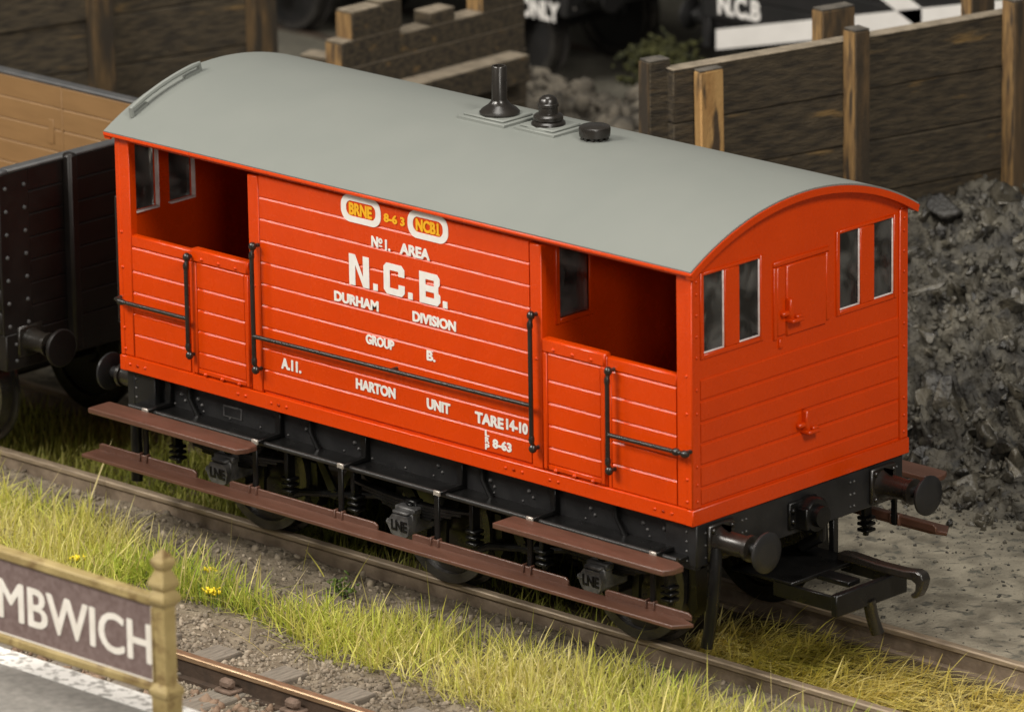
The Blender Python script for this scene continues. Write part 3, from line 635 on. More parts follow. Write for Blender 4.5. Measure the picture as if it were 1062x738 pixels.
# ---------------- underframe
for s in (-1, 1):
    YR = lambda a, b: (min(s * a, s * b), max(s * a, s * b))
    sb = MB().box(-2.80, 2.80, *YR(1.0, .93), .87, zb + .01, c=.006).build('solebar', SOLE, van)
    m = MB()
    for k in range(36):
        x = -2.6 + k * .15 + random.uniform(-.03, .03)
        m.rivet((x, s * 1.0, .915 if k % 2 else 1.07), (0, s, 0), .010)
    for x in (-2.38, -2.2, -1.05, -.55, .3, .82, 1.2, 1.8, 2.3, 2.5): m.rivet((x, s * 1.0, 1.0), (0, s, 0), .018); m.rivet((x + .04, s * 1.0, .96), (0, s, 0), .014)
    tag(m.build('rivets', DUSTY, sb), kind='stuff')  # paler grey than the solebar, so the rivet highlights sit in the colour
    f = MB().box(-1.93, -1.73, *YR(1.008, .99), .925, 1.015, c=.004); f.build('number_plate', DUSTY, sb)
    f = MB().box(-1.915, -1.745, *YR(1.0105, 1.0), .937, 1.003); f.build('plate_face', SOLE, sb)
    m = MB().box(-2.74, 2.80, *YR(.995, 1.195), .862, .890, c=.006); lo = m.build('running_ledge', BLACK, van); MB().tube([(-2.74, s * 1.199, .884), (2.80, s * 1.199, .884)], .020, 12).build('ledge_edge', EDGE, lo)
    bxs = (-2.49, -1.315, -.425, .55, 1.465, 2.64)
    for x in bxs:
        m = MB().box(x - .028, x + .028, *YR(.99, 1.045), .875, 1.115, c=.006)
        m.box(x - .026, x + .026, *YR(1.03, 1.272), .895, .926, c=.006); m.box(x - .03, x + .03, *YR(1.265, 1.285), .893, .932, c=.004, mat=1)
        m.box(x - .024, x + .024, *YR(1.262, 1.286), .50, .905, c=.006)
        m.box(x - .045, x - .028, *YR(1.27, 1.32), .50, .585, c=.005, mat=2); m.box(x + .028, x + .045, *YR(1.27, 1.32), .50, .585, c=.005, mat=2)
        m.build('step_bracket', [BLACK, PIN, BOARD], van)
    for x0, x1 in ((-2.87, -1.235), (1.32, 2.98)):
        m = MB(); e = .09
        m.prism([(x0, s * 1.30), (x0 + e * .2, s * 1.285), (x1 - e, s * 1.285), (x1, s * 1.33), (x1, s * 1.43), (x1 - .04, s * 1.505), (x0, s * 1.505)], 'z', .872, .915)
        bevel(m.build('upper_footboard', BOARD, van), .008)
    lb = MB()
    lb.prism([(-3.0, s * 1.30), (2.95, s * 1.30), (3.08, s * 1.34), (2.99, s * 1.468), (-3.0, s * 1.468)], 'z', .492, .522)
    AX = (-1.80, .09, 1.98)
    edges = [-2.98] + [q for a in AX for q in (a - .12, a + .23)] + [3.02]
    for i in range(0, len(edges), 2):
        a, b = edges[i], edges[i + 1]
        lb.prism([(a, .515), (b, .515), (b, .555), (b - .03, .572), (a + .03, .572), (a, .56)], 'y', *YR(1.288, 1.306))
    bevel(lb.build('lower_footboard', BOARD, van), .007)
    for ax in AX:
        ab = MB().box(ax - .085, ax + .085, *YR(.90, 1.165), .485, .655, c=.02)
        ab.box(ax - .10, ax + .10, *YR(.95, 1.15), .63, .68, c=.01)
        ab.prism([(ax - .125, .56), (ax - .085, .49), (ax - .05, .465), (ax + .05, .465), (ax + .085, .49), (ax + .105, .56), (ax + .085, .63), (ax - .07, .63)], 'y', *YR(1.16, 1.205))
        ab.box(ax - .075, ax + .075, *YR(1.11, 1.200), .635, .66, c=.008)
        ab.cyl((ax - .13, s * 1.185, .56), (ax - .06, s * 1.185, .56), .022, 8)
        abo = ab.build('axlebox', DUSTY, van)
        if s < 0: text_obj('LNE', ax - .075, ax + .08, .555, .078, BLACK, abo, 'lettering', y=-1.2055, off=.03, depth=.006)
        wi = MB()
        wi.prism([(ax - .42, .88), (ax - .30, .88), (ax - .10, .62), (ax - .10, .36), (ax - .16, .36), (ax - .17, .55)], 'y', *YR(.86, .89))
        wi.prism([(ax + .42, .88), (ax + .30, .88), (ax + .10, .62), (ax + .10, .36), (ax + .16, .36), (ax + .17, .55)], 'y', *YR(.86, .89))
        wi.box(ax - .17, ax + .17, *YR(.865, .885), .33, .37)
        wi.build('axle_guard', BLACK, van)
        sp = MB()
        for k in range(5):
            L_ = .60 - .10 * k; n = 9
            up = [(ax + L_ * (2 * i / n - 1), .70 - .022 * k + .045 * (L_ / .6 * (2 * i / n - 1)) ** 2) for i in range(n + 1)]
            sp.prism(up + [(x, z - .019) for x, z in up[::-1]], 'y', *YR(1.01, 1.075))
        sp.box(ax - .055, ax + .055, *YR(1.0, 1.09), .585, .72, c=.01); sp.cyl((ax - .03, s * 1.095, .66), (ax - .03, s * 1.08, .66), .015); sp.box(ax - .02, ax + .03, *YR(1.05, 1.11), .66, .70, c=.006)
        sp.build('leaf_spring', BLACK, van)
        for dx in (-.60, .60):
            hg = MB().box(ax + dx - .02, ax + dx + .02, *YR(1.0, 1.08), .54, .87, c=.005)
            for zz_ in (.50, .545, .59): hg.box(ax + dx - .05, ax + dx + .05, *YR(.99, 1.09), zz_, zz_ + .025, c=.006)
            hg.cyl((ax + dx, s * 1.035, .47), (ax + dx, s * 1.035, .62), .022, 8)
            hg.box(ax + dx - .04, ax + dx + .04, *YR(1.0, 1.06), .78, .88, c=.01)
            hg.build('spring_hanger', BLACK, van)
    br = MB()    # brake rigging
    for x0 in (-.95, .98):
        br.prism([(x0 - .30, .88), (x0 - .24, .88), (x0 + .02, .50), (x0 + .24, .88), (x0 + .30, .88), (x0 + .04, .44), (x0 - .04, .44)], 'y', *YR(.80, .825))
        br.tube([(x0 - .62, s * .74, .30), (x0 - .40, s * .78, .40), (x0, s * .82, .48), (x0 + .42, s * .78, .55), (x0 + .62, s * .74, .45)], .028, 8)
        br.cyl((x0, s * .84, .48), (x0, s * .60, .48), .035, 10)
    for ax in AX:
        for dx in (-.50, .50): br.prism([(ax + dx - .03, .62), (ax + dx + .03, .62), (ax + dx + .05, .35), (ax + dx, .27), (ax + dx - .05, .35)], 'y', *YR(.58, .70)); br.box(ax + dx - .02, ax + dx + .02, *YR(.62, .66), .6, .88)
    br.tube([(-2.3, s * .95, .80), (-.9, s * .95, .80), (-.2, s * .95, .78), (1.1, s * .95, .80), (2.2, s * .95, .8)], .014, 6)
    for x in (-2.28, -1.0, .75, 2.05): br.tube([(x, s * 1.01, 1.10), (x + .02, s * 1.03, 1.0), (x + .10, s * 1.04, .90), (x + .13, s * 1.04, .86)], .020, 8); br.box(x - .03, x + .03, *YR(1.0, 1.035), 1.085, 1.115, c=.004, mat=1)
    br.build('brake_rigging', [BLACK, DUSTY], van)

wheel_prof = [(-.075, .10), (-.06, .12), (-.05, .32), (-.045, .38), (-.075, .385), (-.078, .452), (-.02, .455), (.045, .462), (.05, .50), (.072, .505), (.082, .49), (.082, .39), (.05, .38), (.05, .12), (.075, .10)]
for ax in (-1.80, .09, 1.98):
    axl = MB().cyl((ax, -.98, .46), (ax, .98, .46), .06, 14).build('axle', BLACK, van)
    for s in (-1, 1):
        # flange towards the track centre
        w = MB().lathe((ax, s * .655, .462), (0, -s, 0), wheel_prof, 44)
        w.m = [1 if 4 * 44 <= i < 11 * 44 else 0 for i in range(len(w.f))]
        w.build('wheel', [GLOSS, STEEL], axl)

# buffer beams, buffers, draw gear
for sx in (-1, 1):
    X = lambda a, b: (min(sx * a, sx * b), max(sx * a, sx * b))
    bb = MB().box(*X(l - .085, l - .004), -1.09, 1.09, .815, zb - .003, c=.008); bb.box(*X(l - .02, l - .30), -1.085, -1.03, .79, zb - .02, c=.006); bb.box(*X(l - .02, l - .30), 1.03, 1.085, .79, zb - .02, c=.006)
    bbo = bb.build('buffer_beam', SOLE, van)
    r = MB()
    for y in (-1.0, -.62, -.58, .52, .56, 1.02):
        for z in (.87, .96, 1.05): r.rivet((sx * (l - .004), y, z), (sx, 0, 0), .011)
    for z in (.85, .92, .99, 1.06): r.rivet((sx * (l - .10), -1.085, z), (0, -1, 0), .010)
    tag(r.build('rivets', DUSTY, bbo), kind='stuff')
    for sy in (-1, 1):
        y = sy * .855; z = .965; O = (sx * (l - .004), y, z)
        b = MB().box(*X(l + .025, l - .01), y - .135, y + .135, z - .13, z + .135, c=.012)
        b.lathe(O, (sx, 0, 0), [(.02, .115), (.05, .10), (.09, .083), (.27, .078), (.275, .094), (.305, .094), (.31, .080), (.31, .05)], 20)
        for dy in (-.095, .095):
            for dz in (-.095, .095): b.rivet((sx * (l + .025), y + dy, z + dz), (sx, 0, 0), .022)
        for a in range(4): b.prism([(y - .008, z + .08), (y + .008, z + .08), (y + .008, z + .12), (y - .008, z + .12)], 'x', *X(l + .02, l + .10))
        bo = b.build('buffer', GLOSS, van)
        hd = MB().lathe(O, (sx, 0, 0), [(.28, .045), (.405, .045), (.415, .12), (.425, .144), (.442, .146), (.449, .138), (.453, .07), (.454, .001)], 36); hd.build('buffer_head', SOLE, bo)
    # draw hook boss
    dp = MB().box(*X(l + .02, l - .01), -.15, .15, .86, 1.06, c=.01); dp.lathe((sx * (l + .0), .05, .945), (sx, 0, 0), [(0, .13), (.09, .13), (.11, .115), (.11, .08), (.16, .075), (.165, .03)], 20)
    dp.box(*X(l + .12, l), -.085, -.045, .86, 1.02, c=.008); dp.rivet((sx * (l + .02), -.12, 1.0), (sx, 0, 0), .025); dp.rivet((sx * (l + .02), -.12, .92), (sx, 0, 0), .025)
    dp.tube([(sx * (l - .05), .12, .92), (sx * (l + .06), .13, .84), (sx * (l + .06), .13, .76), (sx * (l - .1), .12, .66)], .045, 10)
    dp.build('draw_gear', BLACK, van)
    MB().box(*X(l - .02, l - .07), .36, .415, .50, .83, c=.006).build('coupling_pillar', BLACK, van)
    # guard irons
    for sy in ((-1,) if sx > 0 else (-1, 1)):
        pts = [(sx * (l + .03), sy * .93, .93), (sx * (l + .05), sy * .955, .80), (sx * (l + .04), sy * .975, .55), (sx * (l + .02), sy * .985, .36), (sx * (l + .01), sy * 1.01, .22)]
        m = MB()
        for k in range(4):
            p0, p1 = Vector(pts[k]), Vector(pts[k + 1]); m.box(min(p0.x, p1.x) - .025, max(p0.x, p1.x) + .015, min(p0.y, p1.y) - .04, max(p0.y, p1.y) + .035, p1.z - .002, p0.z + .002 * k, c=.008)
        m.v = m.v; m = MB().tube(pts, .045, 10); m.build('guard_iron', BLACK, van)
    # tension coupling
    cp = MB().box(*X(l + .59, l + .645), -.37, .385, .415, .575, c=.008)
    cp.box(*X(l + .05, l + .60), -.365, -.335, .45, .56, c=.006); cp.box(*X(l + .05, l + .60), .35, .38, .45, .56, c=.006)
    cp.box(*X(l - .35, l + .22), -.36, .37, .545, .575, c=.006); cp.box(*X(l + .2, l + .5), -.08, .05, .53, .57, c=.006); cp.box(*X(l - .5, l + .1), -.12, .12, .48, .55, c=.01)
    cpo = cp.build('coupling', BLACK, van)
    hk = MB(); y = .205
    prof = [(.18, .66), (.30, .675), (.55, .66), (.80, .665), (.90, .68), (.955, .665), (.975, .62), (.955, .55), (.92, .49), (.885, .475), (.86, .487), (.862, .51), (.885, .515), (.90, .54), (.905, .585), (.87, .605), (.60, .60), (.30, .61), (.18, .60)]
    hk.prism([(sx * (l + a), b) for a, b in prof], 'y', y - .045, y + .045)
    ho = hk.build('coupling_hook', GLOSS, cpo); bv = ho.modifiers.new('bevel', 'BEVEL'); bv.width = .014; bv.segments = 2
    MB().tube([(sx * (l + .62), .0, .45), (sx * (l + .625), .03, .32), (sx * (l + .66), .05, .20)], .047, 12).build('drop_link', GLOSS, cpo)

# ================================================================== OPEN COAL WAGONS
def open_wagon(label, loc, half, planks, zt_, mats, group, detail=True, rz=0.0, letters=None, hw=1.12):
    wm, im, tm = mats
    w = thing('coal_wagon', label, 'railway wagon', loc, rz, group)
    z0 = 1.12; dz = (zt_ - .03 - z0) / planks
    for s in (-1, 1):
        YR = lambda a, b: (min(s * a, s * b), max(s * a, s * b))
        sd = MB().box(-half, half, *YR(hw - .06, hw - .012), z0, zt_ - .03).build('side', wm, w)
        o0 = None
        for k in range(planks):
            for (xa, xb) in (((-half + .02, -.84), (-.82, .82), (.84, half - .02)) if detail else ((-half + .02, half - .02),)):
                MB().box(xa, xb, *YR(hw - .03, hw), z0 + k * dz + .004, z0 + (k + 1) * dz - .004, c=.012).build('plank', wm, sd)
                if detail: MB().lip(xa, xb, s * (hw - .082), s * (hw - .055), z0 + k * dz + .001, z0 + (k + 1) * dz - .001).build('inner_plank', im, sd, ang=12)
        if detail:
            for x in (-.83, .83): MB().box(x - .03, x + .03, *YR(hw - .05, hw + .018), z0 - .1, zt_ - .02, c=.008).build('side_strap', wm, sd)
            ip = MB()
            for x in (-.83, .83): ip.box(x - .012, x + .012, *YR(hw - .089, hw - .08), z0, zt_ - .03, c=.004)
            for x in (-.70, .70): ip.box(x - .035, x + .035, *YR(hw - .089, hw - .08), 1.9, 2.10, c=.005)
            ip.build('door_ironwork', im, sd)
        MB().box(-half - .02, half + .02, *YR(hw - .09, hw + .012), zt_ - .035, zt_, c=.012).build('capping', tm, sd)
        MB().box(-half + .02, half - .02, *YR(hw - .16, hw - .10), .84, z0 - .002).build('solebar', wm, w)
    for s in (-1, 1):
        X = lambda a, b: (min(s * a, s * b), max(s * a, s * b))
        en = MB().box(*X(half - .05, half - .012), -hw + .06, hw - .06, z0, zt_ - .03).build('end', wm, w)
        spans = ((-hw + .30, -.47), (-.37, .37), (.47, hw - .30)) if detail else ((-hw + .05, hw - .05),)
        for k in range(planks):
            for ya, yb in spans: MB().lip(ya, yb, s * half, s * (half - .03), z0 + k * dz + .001, z0 + (k + 1) * dz - .001, ax='y').build('plank', wm, en, ang=12)
            if detail: MB().box(*X(half - .08, half - .05), -hw + .09, hw - .09, z0 + k * dz + .004, z0 + (k + 1) * dz - .004, c=.012).build('inner_plank', im, en)
        MB().box(*X(half - .09, half + .015), -hw + .09, hw - .09, zt_ - .034, zt_ - .001, c=.012).build('capping', tm, en)
        r = MB()
        for sy in (-1, 1):
            pl = MB().box(*X(half + .004, half - .02), min(sy * (hw - .298), sy * (hw - .0)), max(sy * (hw - .298), sy * (hw - .0)), z0, zt_ - .036, c=.004); pl.build('corner_plate', wm, en)
            for k in range(planks):
                for q in (.06, .25): r.rivet((s * (half + .004), sy * (hw - q), z0 + (k + .35) * dz), (s, 0, 0), .018, 8)
            for z in (.90, 1.03): r.rivet((s * (half - .0), sy * (hw - .12), z), (s, 0, 0), .016, 8)
        for sy in (-1, 1):
            MB().box(*X(half - .02, half + .085), sy * .42 - .048, sy * .42 + .048, .86, zt_ + .015, c=.022).build('end_stanchion', [wm], en)
            for k in range(planks): r.rivet((s * (half + .002), sy * .42 + .075, z0 + (k + .5) * dz), (s, 0, 0), .020, 8)
        rv = r.build('rivets', tm, en); tag(rv, kind='stuff')
        MB().box(*X(half - .10, half - .0), -hw + .02, hw - .02, .83, z0 - .002, c=.008).build('buffer_beam', wm, w)
        for sy in (-1, 1):
            O = (s * half, sy * .86, 1.04)
            b = MB().box(*X(half + .02, half - .01), sy * .86 - .13, sy * .86 + .13, .92, 1.16, c=.012).lathe(O, (s, 0, 0), [(.01, .10), (.06, .085), (.20, .078), (.205, .092), (.23, .092), (.235, .05), (.34, .05)], 18).build('buffer', GLOSS if detail else wm, w)
            MB().lathe(O, (s, 0, 0), [(.30, .05), (.335, .12), (.345, .148), (.362, .150), (.37, .14), (.372, .001)], 28).build('buffer_head', wm, b)
    MB().box(-half + .06, half - .06, -hw + .07, hw - .07, z0 - .06, z0).build('floor', im, w)
    for x in (-half * .62, half * .62):
        ax = MB().cyl((x, -.95, .46), (x, .95, .46), .05, 10).build('axle', wm, w)
        for s in (-1, 1):
            q = MB().lathe((x, s * .655, .462), (0, -s, 0), wheel_prof, 36); q.m = [1 if 4 * 36 <= i < 11 * 36 else 0 for i in range(len(q.f))]; q.build('wheel', [wm, STEEL], ax)
            MB().box(x - .1, x + .1, s * .97 - .08, s * .97 + .08, .40, .60, c=.02).build('axlebox', wm, w)
            MB().prism([(x - .3, .84), (x - .1, .45), (x + .1, .45), (x + .3, .84)], 'y', s * .86 - .02, s * .86 + .02).build('axle_guard', wm, w)
    if letters:
        for it in letters: it(w, hw)
    return w

open_wagon('black open wagon with bare tan planks inside, coupled to the red van', (-6.72, 0, 0), 2.5, 7, 2.415, (WAG, WAGI, WAGT), None)

# black wagons standing far behind the timber bays
BY = 11.12
def lettersA(w, hw): text_obj('ONLY', 1.97, 2.47, .865, .19, BACKW, w, 'lettering', y=-hw - .003, off=.05)
def lettersB(w, hw):
    text_obj('N.C.B', .32, .95, 1.285, .22, BACKW, w, 'lettering', y=-hw - .003, off=.05)
    def st(x0, z0, x1, z1, wd):
        MB().prism([(x0, z0), (x1, z1), (x1, z1 + wd), (x0, z0 + wd)], 'y', -hw - .006, -hw - .002).build('white_stripe', BACKW, w)
    st(.16, .86, 4.3, 1.82, .20); st(1.55, 1.80, 2.30, 1.46, .22)
open_wagon('black wagon with white lettering low on its side, behind the broken wall', (-11.42, BY, 0), 2.55, 6, 2.5, (BACKB, BACKB, BACKG), None, detail=False, letters=[lettersA])
def build_end_door_wagon():
    w = open_wagon('black wagon with white diagonal stripes behind the right timber wall', (-4.78, BY, 0), 2.40, 6, 2.5, (BACKB, BACKB, BACKG), None, detail=False)
    hw = 1.12
    text_obj('N.C.B', -2.18, -1.66, 1.27, .20, BACKW, w, 'lettering', y=-hw - .003, off=.05)
    for (x0, a0, x1, a1, wd) in ((-2.20, .835, 1.9, 1.80, .19), (-1.2, 2.05, .25, 1.40, .20)):
        MB().prism([(x0, a0), (x1, a1), (x1, a1 + wd), (x0, a0 + wd)], 'y', -hw - .009, -hw - .003).build('white_stripe', BACKW, w)
    return w
build_end_door_wagon()
open_wagon('plain black wagon on the far track, left of the lettered one', (-17.2, BY, 0), 2.5, 6, 2.5, (BACKB, BACKB, BACKB), 'far black wagons', detail=False)
for k, x in enumerate((-12.9, -7.3)):
    open_wagon('dark wagon on the rearmost track, seen over the gap left of the stripes' if k else 'dark wagon on the rearmost track, behind the broken sleeper wall', (x, 14.6, 0), 2.6, 5, 2.9, (BACKB, BACKB, BACKB), 'rearmost black wagons', detail=False)
bt = thing('railway_track', 'dark track under the far black wagons', 'railway track')
for y in (BY - .665, BY + .665): rail_mb(y, -24, 6).build('rail', [FRAILW, FRAILW], bt)

# ================================================================== TIMBER BAY WALLS
def wall(label, P0, d, s0, s1, zbot, ztop, ph, joints, posts, cap=True, th=.13):
    d = Vector((d[0], d[1], 0)).normalized(); rz = math.atan2(d.y, d.x)
    w = thing('timber_wall', label, 'timber wall', (P0[0], P0[1], 0), rz)
    # local x runs along the wall, local -y is the side facing the camera
    n = int(round((ztop - zbot) / ph)); js = [s0] + joints + [s1]
    for k in range(n):
        for i in range(len(js) - 1):
            za = zbot + k * ph; j = random.uniform(-.010, .010)
            o = MB().box(js[i] + .004, js[i + 1] - .004, j, th + j, za + .003, za + ph - .003, c=.010).build('plank', TIMBER, w); o.rotation_euler = (random.uniform(-.006, .006), 0, 0)
    if cap: MB().box(s0, s1, -.004, th + .004, ztop, ztop + .016, c=.006).build('pale_top', TOPW, w)
    for (s, off, wd, dp, za, zb_, mt) in posts:
        o = MB().box(s - wd / 2, s + wd / 2, off - dp, off, za, zb_, c=.012).build('post', mt, w)
        MB().box(s - wd / 2 + .004, s + wd / 2 - .004, off - dp + .004, off - .004, zb_ - .001, zb_ + .012, c=.004).build('post_top', PTOP, o)
        if mt is not RAWB: MB().box(s - wd / 2 - .004, s - wd / 2 + .004, off - dp + .006, off - .006, za, zb_ - .01).build('lit_left_face', RAWW if mt is POSTW else DPOST, o)  # brighter slab on the left side paints in light falling from the left
        o.rotation_euler = (0, random.uniform(-.012, .012), random.uniform(-.03, .03) * 0)
    return w
DR = (.236, .972)
wall('dark stained timber wall of the coal bay, right of the van', (-1.42, 3.4), DR, -.02, 5.4, -.16, 2.79, .4214, [1.66, 3.22],
     [(-.10, .24, .20, .15, -.2, 2.86, TIMBER), (.30, -.014, .22, .10, -.2, 2.775, RAWB), (1.66, -.006, .15, .16, -.2, 2.905, POSTW), (3.22, -.006, .17, .16, -.2, 2.93, POSTW),
      (1.66, .30, .32, .14, -.2, 3.02, POSTW), (3.05, .30, .24, .14, -.2, 3.06, POSTW)])
wall('tall dark timber wall behind the tan lined wagon', (-8.5, 3.8), DR, -2.6, 1.72, -.16, 2.9, .4371, [.02],
     [(.02, -.006, .20, .12, -.2, 3.0, DPOST), (1.60, -.006, .24, .14, -.2, 3.0, DPOST), (-1.6, -.006, .2, .12, -.2, 3.0, DPOST)])

# broken wall of loose sleepers between the bays
bw = thing('sleeper_wall', 'broken stepped wall of old sleepers in the middle background', 'sleeper wall', (-6.4, 4.5, 0))
def slp(y0, y1, z0, z1, x0=-.02, x1=.18, ends=True):
    o = MB().box(x0, x1, y0, y1, z0, z1, c=.012).build('sleeper', TIMBER, bw)
    MB().box(x0 + .004, x1 - .004, y0 + .006, y1 - .006, z1, z1 + .010, c=.003).build('pale_top', TOPW, o)
    if ends: MB().box(x0 + .008, x1 - .008, y0 - .006, y0 + .001, z0 + .01, z1 - .01).build('cut_end', RAWW, o)
for k in range(8): slp(-.02 + random.uniform(-.02, .02), 2.22 + random.uniform(-.02, .02), .0 + k * .225, .222 + k * .225, ends=k == 7)
slp(0.0, .70, 1.803, 2.035); slp(.70, 2.22, 1.803, 1.985, ends=False)
slp(.13, .48, 2.04, 2.275); slp(.48, .72, 2.04, 2.30, ends=False)
slp(1.05, 1.36, 1.99, 2.10, ends=False); slp(1.70, 2.22, 1.99, 2.26)
slp(.40, 2.0, 1.37, 1.60, .20, .44, ends=False)

# ================================================================== COAL HEAPS
def sstep(a, b, t): t = np.clip((t - a) / (b - a), 0, 1); return t * t * (3 - 2 * t)
def rough_(x, y):
    r1 = 1 - np.abs(fbm(x * 2.2, y * 2.2, 3, 31)) * 4; r2 = 1 - np.abs(fbm(x * 6.5, y * 6.5, 3, 41)) * 4
    return .17 * fbm(x * 1.1, y * 1.1, 3, 21) + .11 * r1 + .09 * r2 + .11 * fbm(x * 14, y * 14, 4, 51) - .12
def roughR(x, y):
    Y = y * 1.25; wx = x + .10 * fbm(x * 3, Y * 3, 3, 5); wy = Y + .10 * fbm(x * 3 + 7, Y * 3, 3, 6)
    return .24 * fbm(x * 1.2, Y * 1.2, 3, 21) + .23 * facets(wx, wy, 3.0, 3, 1.0) + .15 * facets(wx, wy, 6.3, 7, 1.2) + .05 * facets(x, Y, 15, 9, 1.3) + .06 * fbm(x * 12, Y * 12, 4, 51)
def baseR(x, y):
    foot = 3.04 + .38 * fbm(x * .9, y * .4, 3, 61) + .28 * np.clip(1.6 - x, 0, 3) * .45
    up = np.clip((y - foot) * .66, -.3, None); top = 1.50 + .10 * np.sin(x * 2.1)
    b = np.where(up < top * .8, up, top * .8 + (top * .2) * (1 - np.exp(-(up - top * .8) / (top * .2))))
    return b * (1 - sstep(3.6, 6.2, x)) - .3 * sstep(3.6, 6.2, x)
def heapR(x, y):
    b = baseR(x, y); return -.05 + b + .85 * roughR(x, y) * (.25 + .75 * sstep(-.05, .45, b))
def pushR(x, y):
    b = baseR(x, y); return -.50 * roughR(x, y) * (.25 + .75 * sstep(-.05, .45, b)) * (1 - sstep(1.1, 1.4, b))
def heapM(x, y):
    b = np.clip((y - 3.5) * .8, -.3, .98 + .16 * fbm(x * .8, y * .8, 3, 77)) - np.clip((y - 7.9) * 1.1, 0, 2)
    return -.06 + b + rough_(x, y) * .8
def grid(hf, x0, x1, y0, y1, st, keep, push=None):
    xs = np.arange(x0, x1, st); ys = np.arange(y0, y1, st); X, Y = np.meshgrid(xs, ys, indexing='ij'); Hh = hf(X, Y); n = len(ys); Yp = Y + (push(X, Y) if push else 0)
    I, J = np.meshgrid(np.arange(len(xs) - 1), np.arange(n - 1), indexing='ij'); a = (I * n + J).ravel()
    F = np.stack([a, a + n, a + n + 1, a + 1], 1); Vv = np.stack([X, Yp, Hh], -1).reshape(-1, 3)
    c = Vv[F].mean(1); F = F[keep(c[:, 0], c[:, 1]) & (c[:, 2] > -.12)]
    u, inv = np.unique(F, return_inverse=True)
    return Vv[u], inv.reshape(-1, 4)
wallx = lambda y: -1.42 + (y - 3.4) * .2428
hr = thing('coal_heap', 'dark grey heap of crushed coal at the right edge', 'coal heap', (0, 0, 0))
raw_mesh('heap_body', *grid(heapR, -1.7, 5.6, 2.6, 8.4, .018, lambda x, y: x > wallx(y) - .02, pushR), COAL, hr)
P, R = scatter(12000, -1.2, 4.6, 3.0, 7.6, .008, .040, pw=2.6, sink=.30, hf=heapR, keep=lambda x, y: (x > wallx(y) + .1) & (heapR(x, y) > -.04)); P[:, 1] += pushR(P[:, 0], P[:, 1])
tag(raw_mesh('coal_lumps', *rocks(P, R, ICO1, .36, .7), COALL, hr), kind='stuff')
P, R = scatter(800, -1.0, 4.2, 3.2, 7.4, .05, .17, pw=2.6, sink=.42, hf=heapR, keep=lambda x, y: (x > wallx(y) + .2) & (heapR(x, y) > .0)); P[:, 1] += pushR(P[:, 0], P[:, 1])
tag(raw_mesh('coal_lumps', *rocks(P, R, ICO3, .015, .7, cleave=13), ROCK, hr), kind='stuff')
P, R = scatter(1500, -.8, 4.4, 2.55, 3.6, .012, .085, pw=3.0, sink=.35, hf=ground_h, keep=lambda x, y: (rng.uniform(size=len(x)) < np.clip((y - 2.5) * .9, 0, 1)) & (heapR(x, y) < .05))
tag(raw_mesh('coal_lumps', *rocks(P, R, ICO2, .03, .65, cleave=9), ROCK, hr), kind='stuff')
P, R = scatter(330, -.9, 4.2, 3.25, 7.2, .09, .20, pw=1.8, sink=.50, hf=heapR, keep=lambda x, y: (x > wallx(y) + .25) & (heapR(x, y) > .02)); P[:, 1] += pushR(P[:, 0], P[:, 1])
tag(raw_mesh('coal_lumps', *rocks(P, R, ICO3, .01, .62, cleave=15), ROCK, hr), kind='stuff')
hm = thing('coal_heap', 'brown grey heap of slack between the timber walls, beyond the roof', 'coal heap', (0, 0, 0))
raw_mesh('heap_body', *grid(heapM, -8.2, -.5, 3.3, 9.4, .05, lambda x, y: x < wallx(y) + .02), COALM, hm)
P, R = scatter(6000, -8, -1.0, 3.6, 8.9, .02, .11, pw=3, sink=.3, hf=heapM, keep=lambda x, y: x < wallx(y) - .05)
tag(raw_mesh('coal_lumps', *rocks(P, R, ICO1, .28, .8), COALM, hm), kind='stuff')

def lump(label, loc, size, rot, seed, jit=.12, m=ROCK):
    bv, bf = ico(3); r = np.random.default_rng(seed); v = bv.copy()
    for k in range(13):        # cleave flat facets
        nrm = r.normal(size=3); nrm /= np.linalg.norm(nrm); dd = r.uniform(.38, .75); ex = v @ nrm - dd; v = v - np.where(ex > 0, ex, 0)[:, None] * nrm
    v = v * (1 + .012 * r.normal(size=(len(v), 1))) * np.array(size)
    o = raw_mesh('coal_lump', v, bf, m); o.location = loc; o.rotation_euler = rot
    return tag(o, label, 'coal lump')
lump('broad flat grey slab jutting from the foot of the right heap', (1.47, 3.42, .02), (.26, .20, .075), (.10, -.06, .5), 3)
lump('largest pale boulder on the crest of the right heap, against the wall', (.02, 6.25, 1.48), (.34, .28, .22), (.2, .3, .9), 5)
lump('near black lump on the crest beside the roof corner', (-.49, 5.55, 1.40), (.19, .15, .17), (.5, .1, .2), 8, m=COALK)
lump('long thin pale slab lying up the heap beside the end window', (.10, 4.62, 1.07), (.26, .07, .04), (.1, -.25, .75), 11)
lump('blocky upright lump standing low on the right heap', (1.55, 3.62, .40), (.12, .12, .15), (.3, .2, .1), 13)

# loose timbers between the walls
for (lab, loc, rz, L_) in (('old timber lying level between the left wall and the broken wall', (-6.95, 5.25, 1.55), .30, .40), ('short rotten timber leaning over on the slack at the left bay', (-7.3, 5.75, 1.72), -.45, .28)):
    o = MB().box(-L_, L_, -.11, .11, -.11, .10, c=.02).build('loose_timber', TIMBER); tp = MB().box(-L_ + .01, L_ - .01, -.10, .10, .10, .112, c=.004).build('pale_top', TOPW, o)
    o.location = loc; o.rotation_euler = (0, .04, rz); tag(o, lab, 'timber')

# ================================================================== PLATFORM AND SIGN
pl = MB().box(-14, 12, -14, -5.22, -.2, .722).build('platform', PLAT); tag(pl, kind='structure')
pe = MB().box(-14, 12, -5.43, -5.205, .60, .728, c=.006).build('platform_edge', PEDGE, pl)
pw = MB().box(-14, 12, -5.30, -5.215, -.2, .60).build('platform_wall', BRICK, pl)

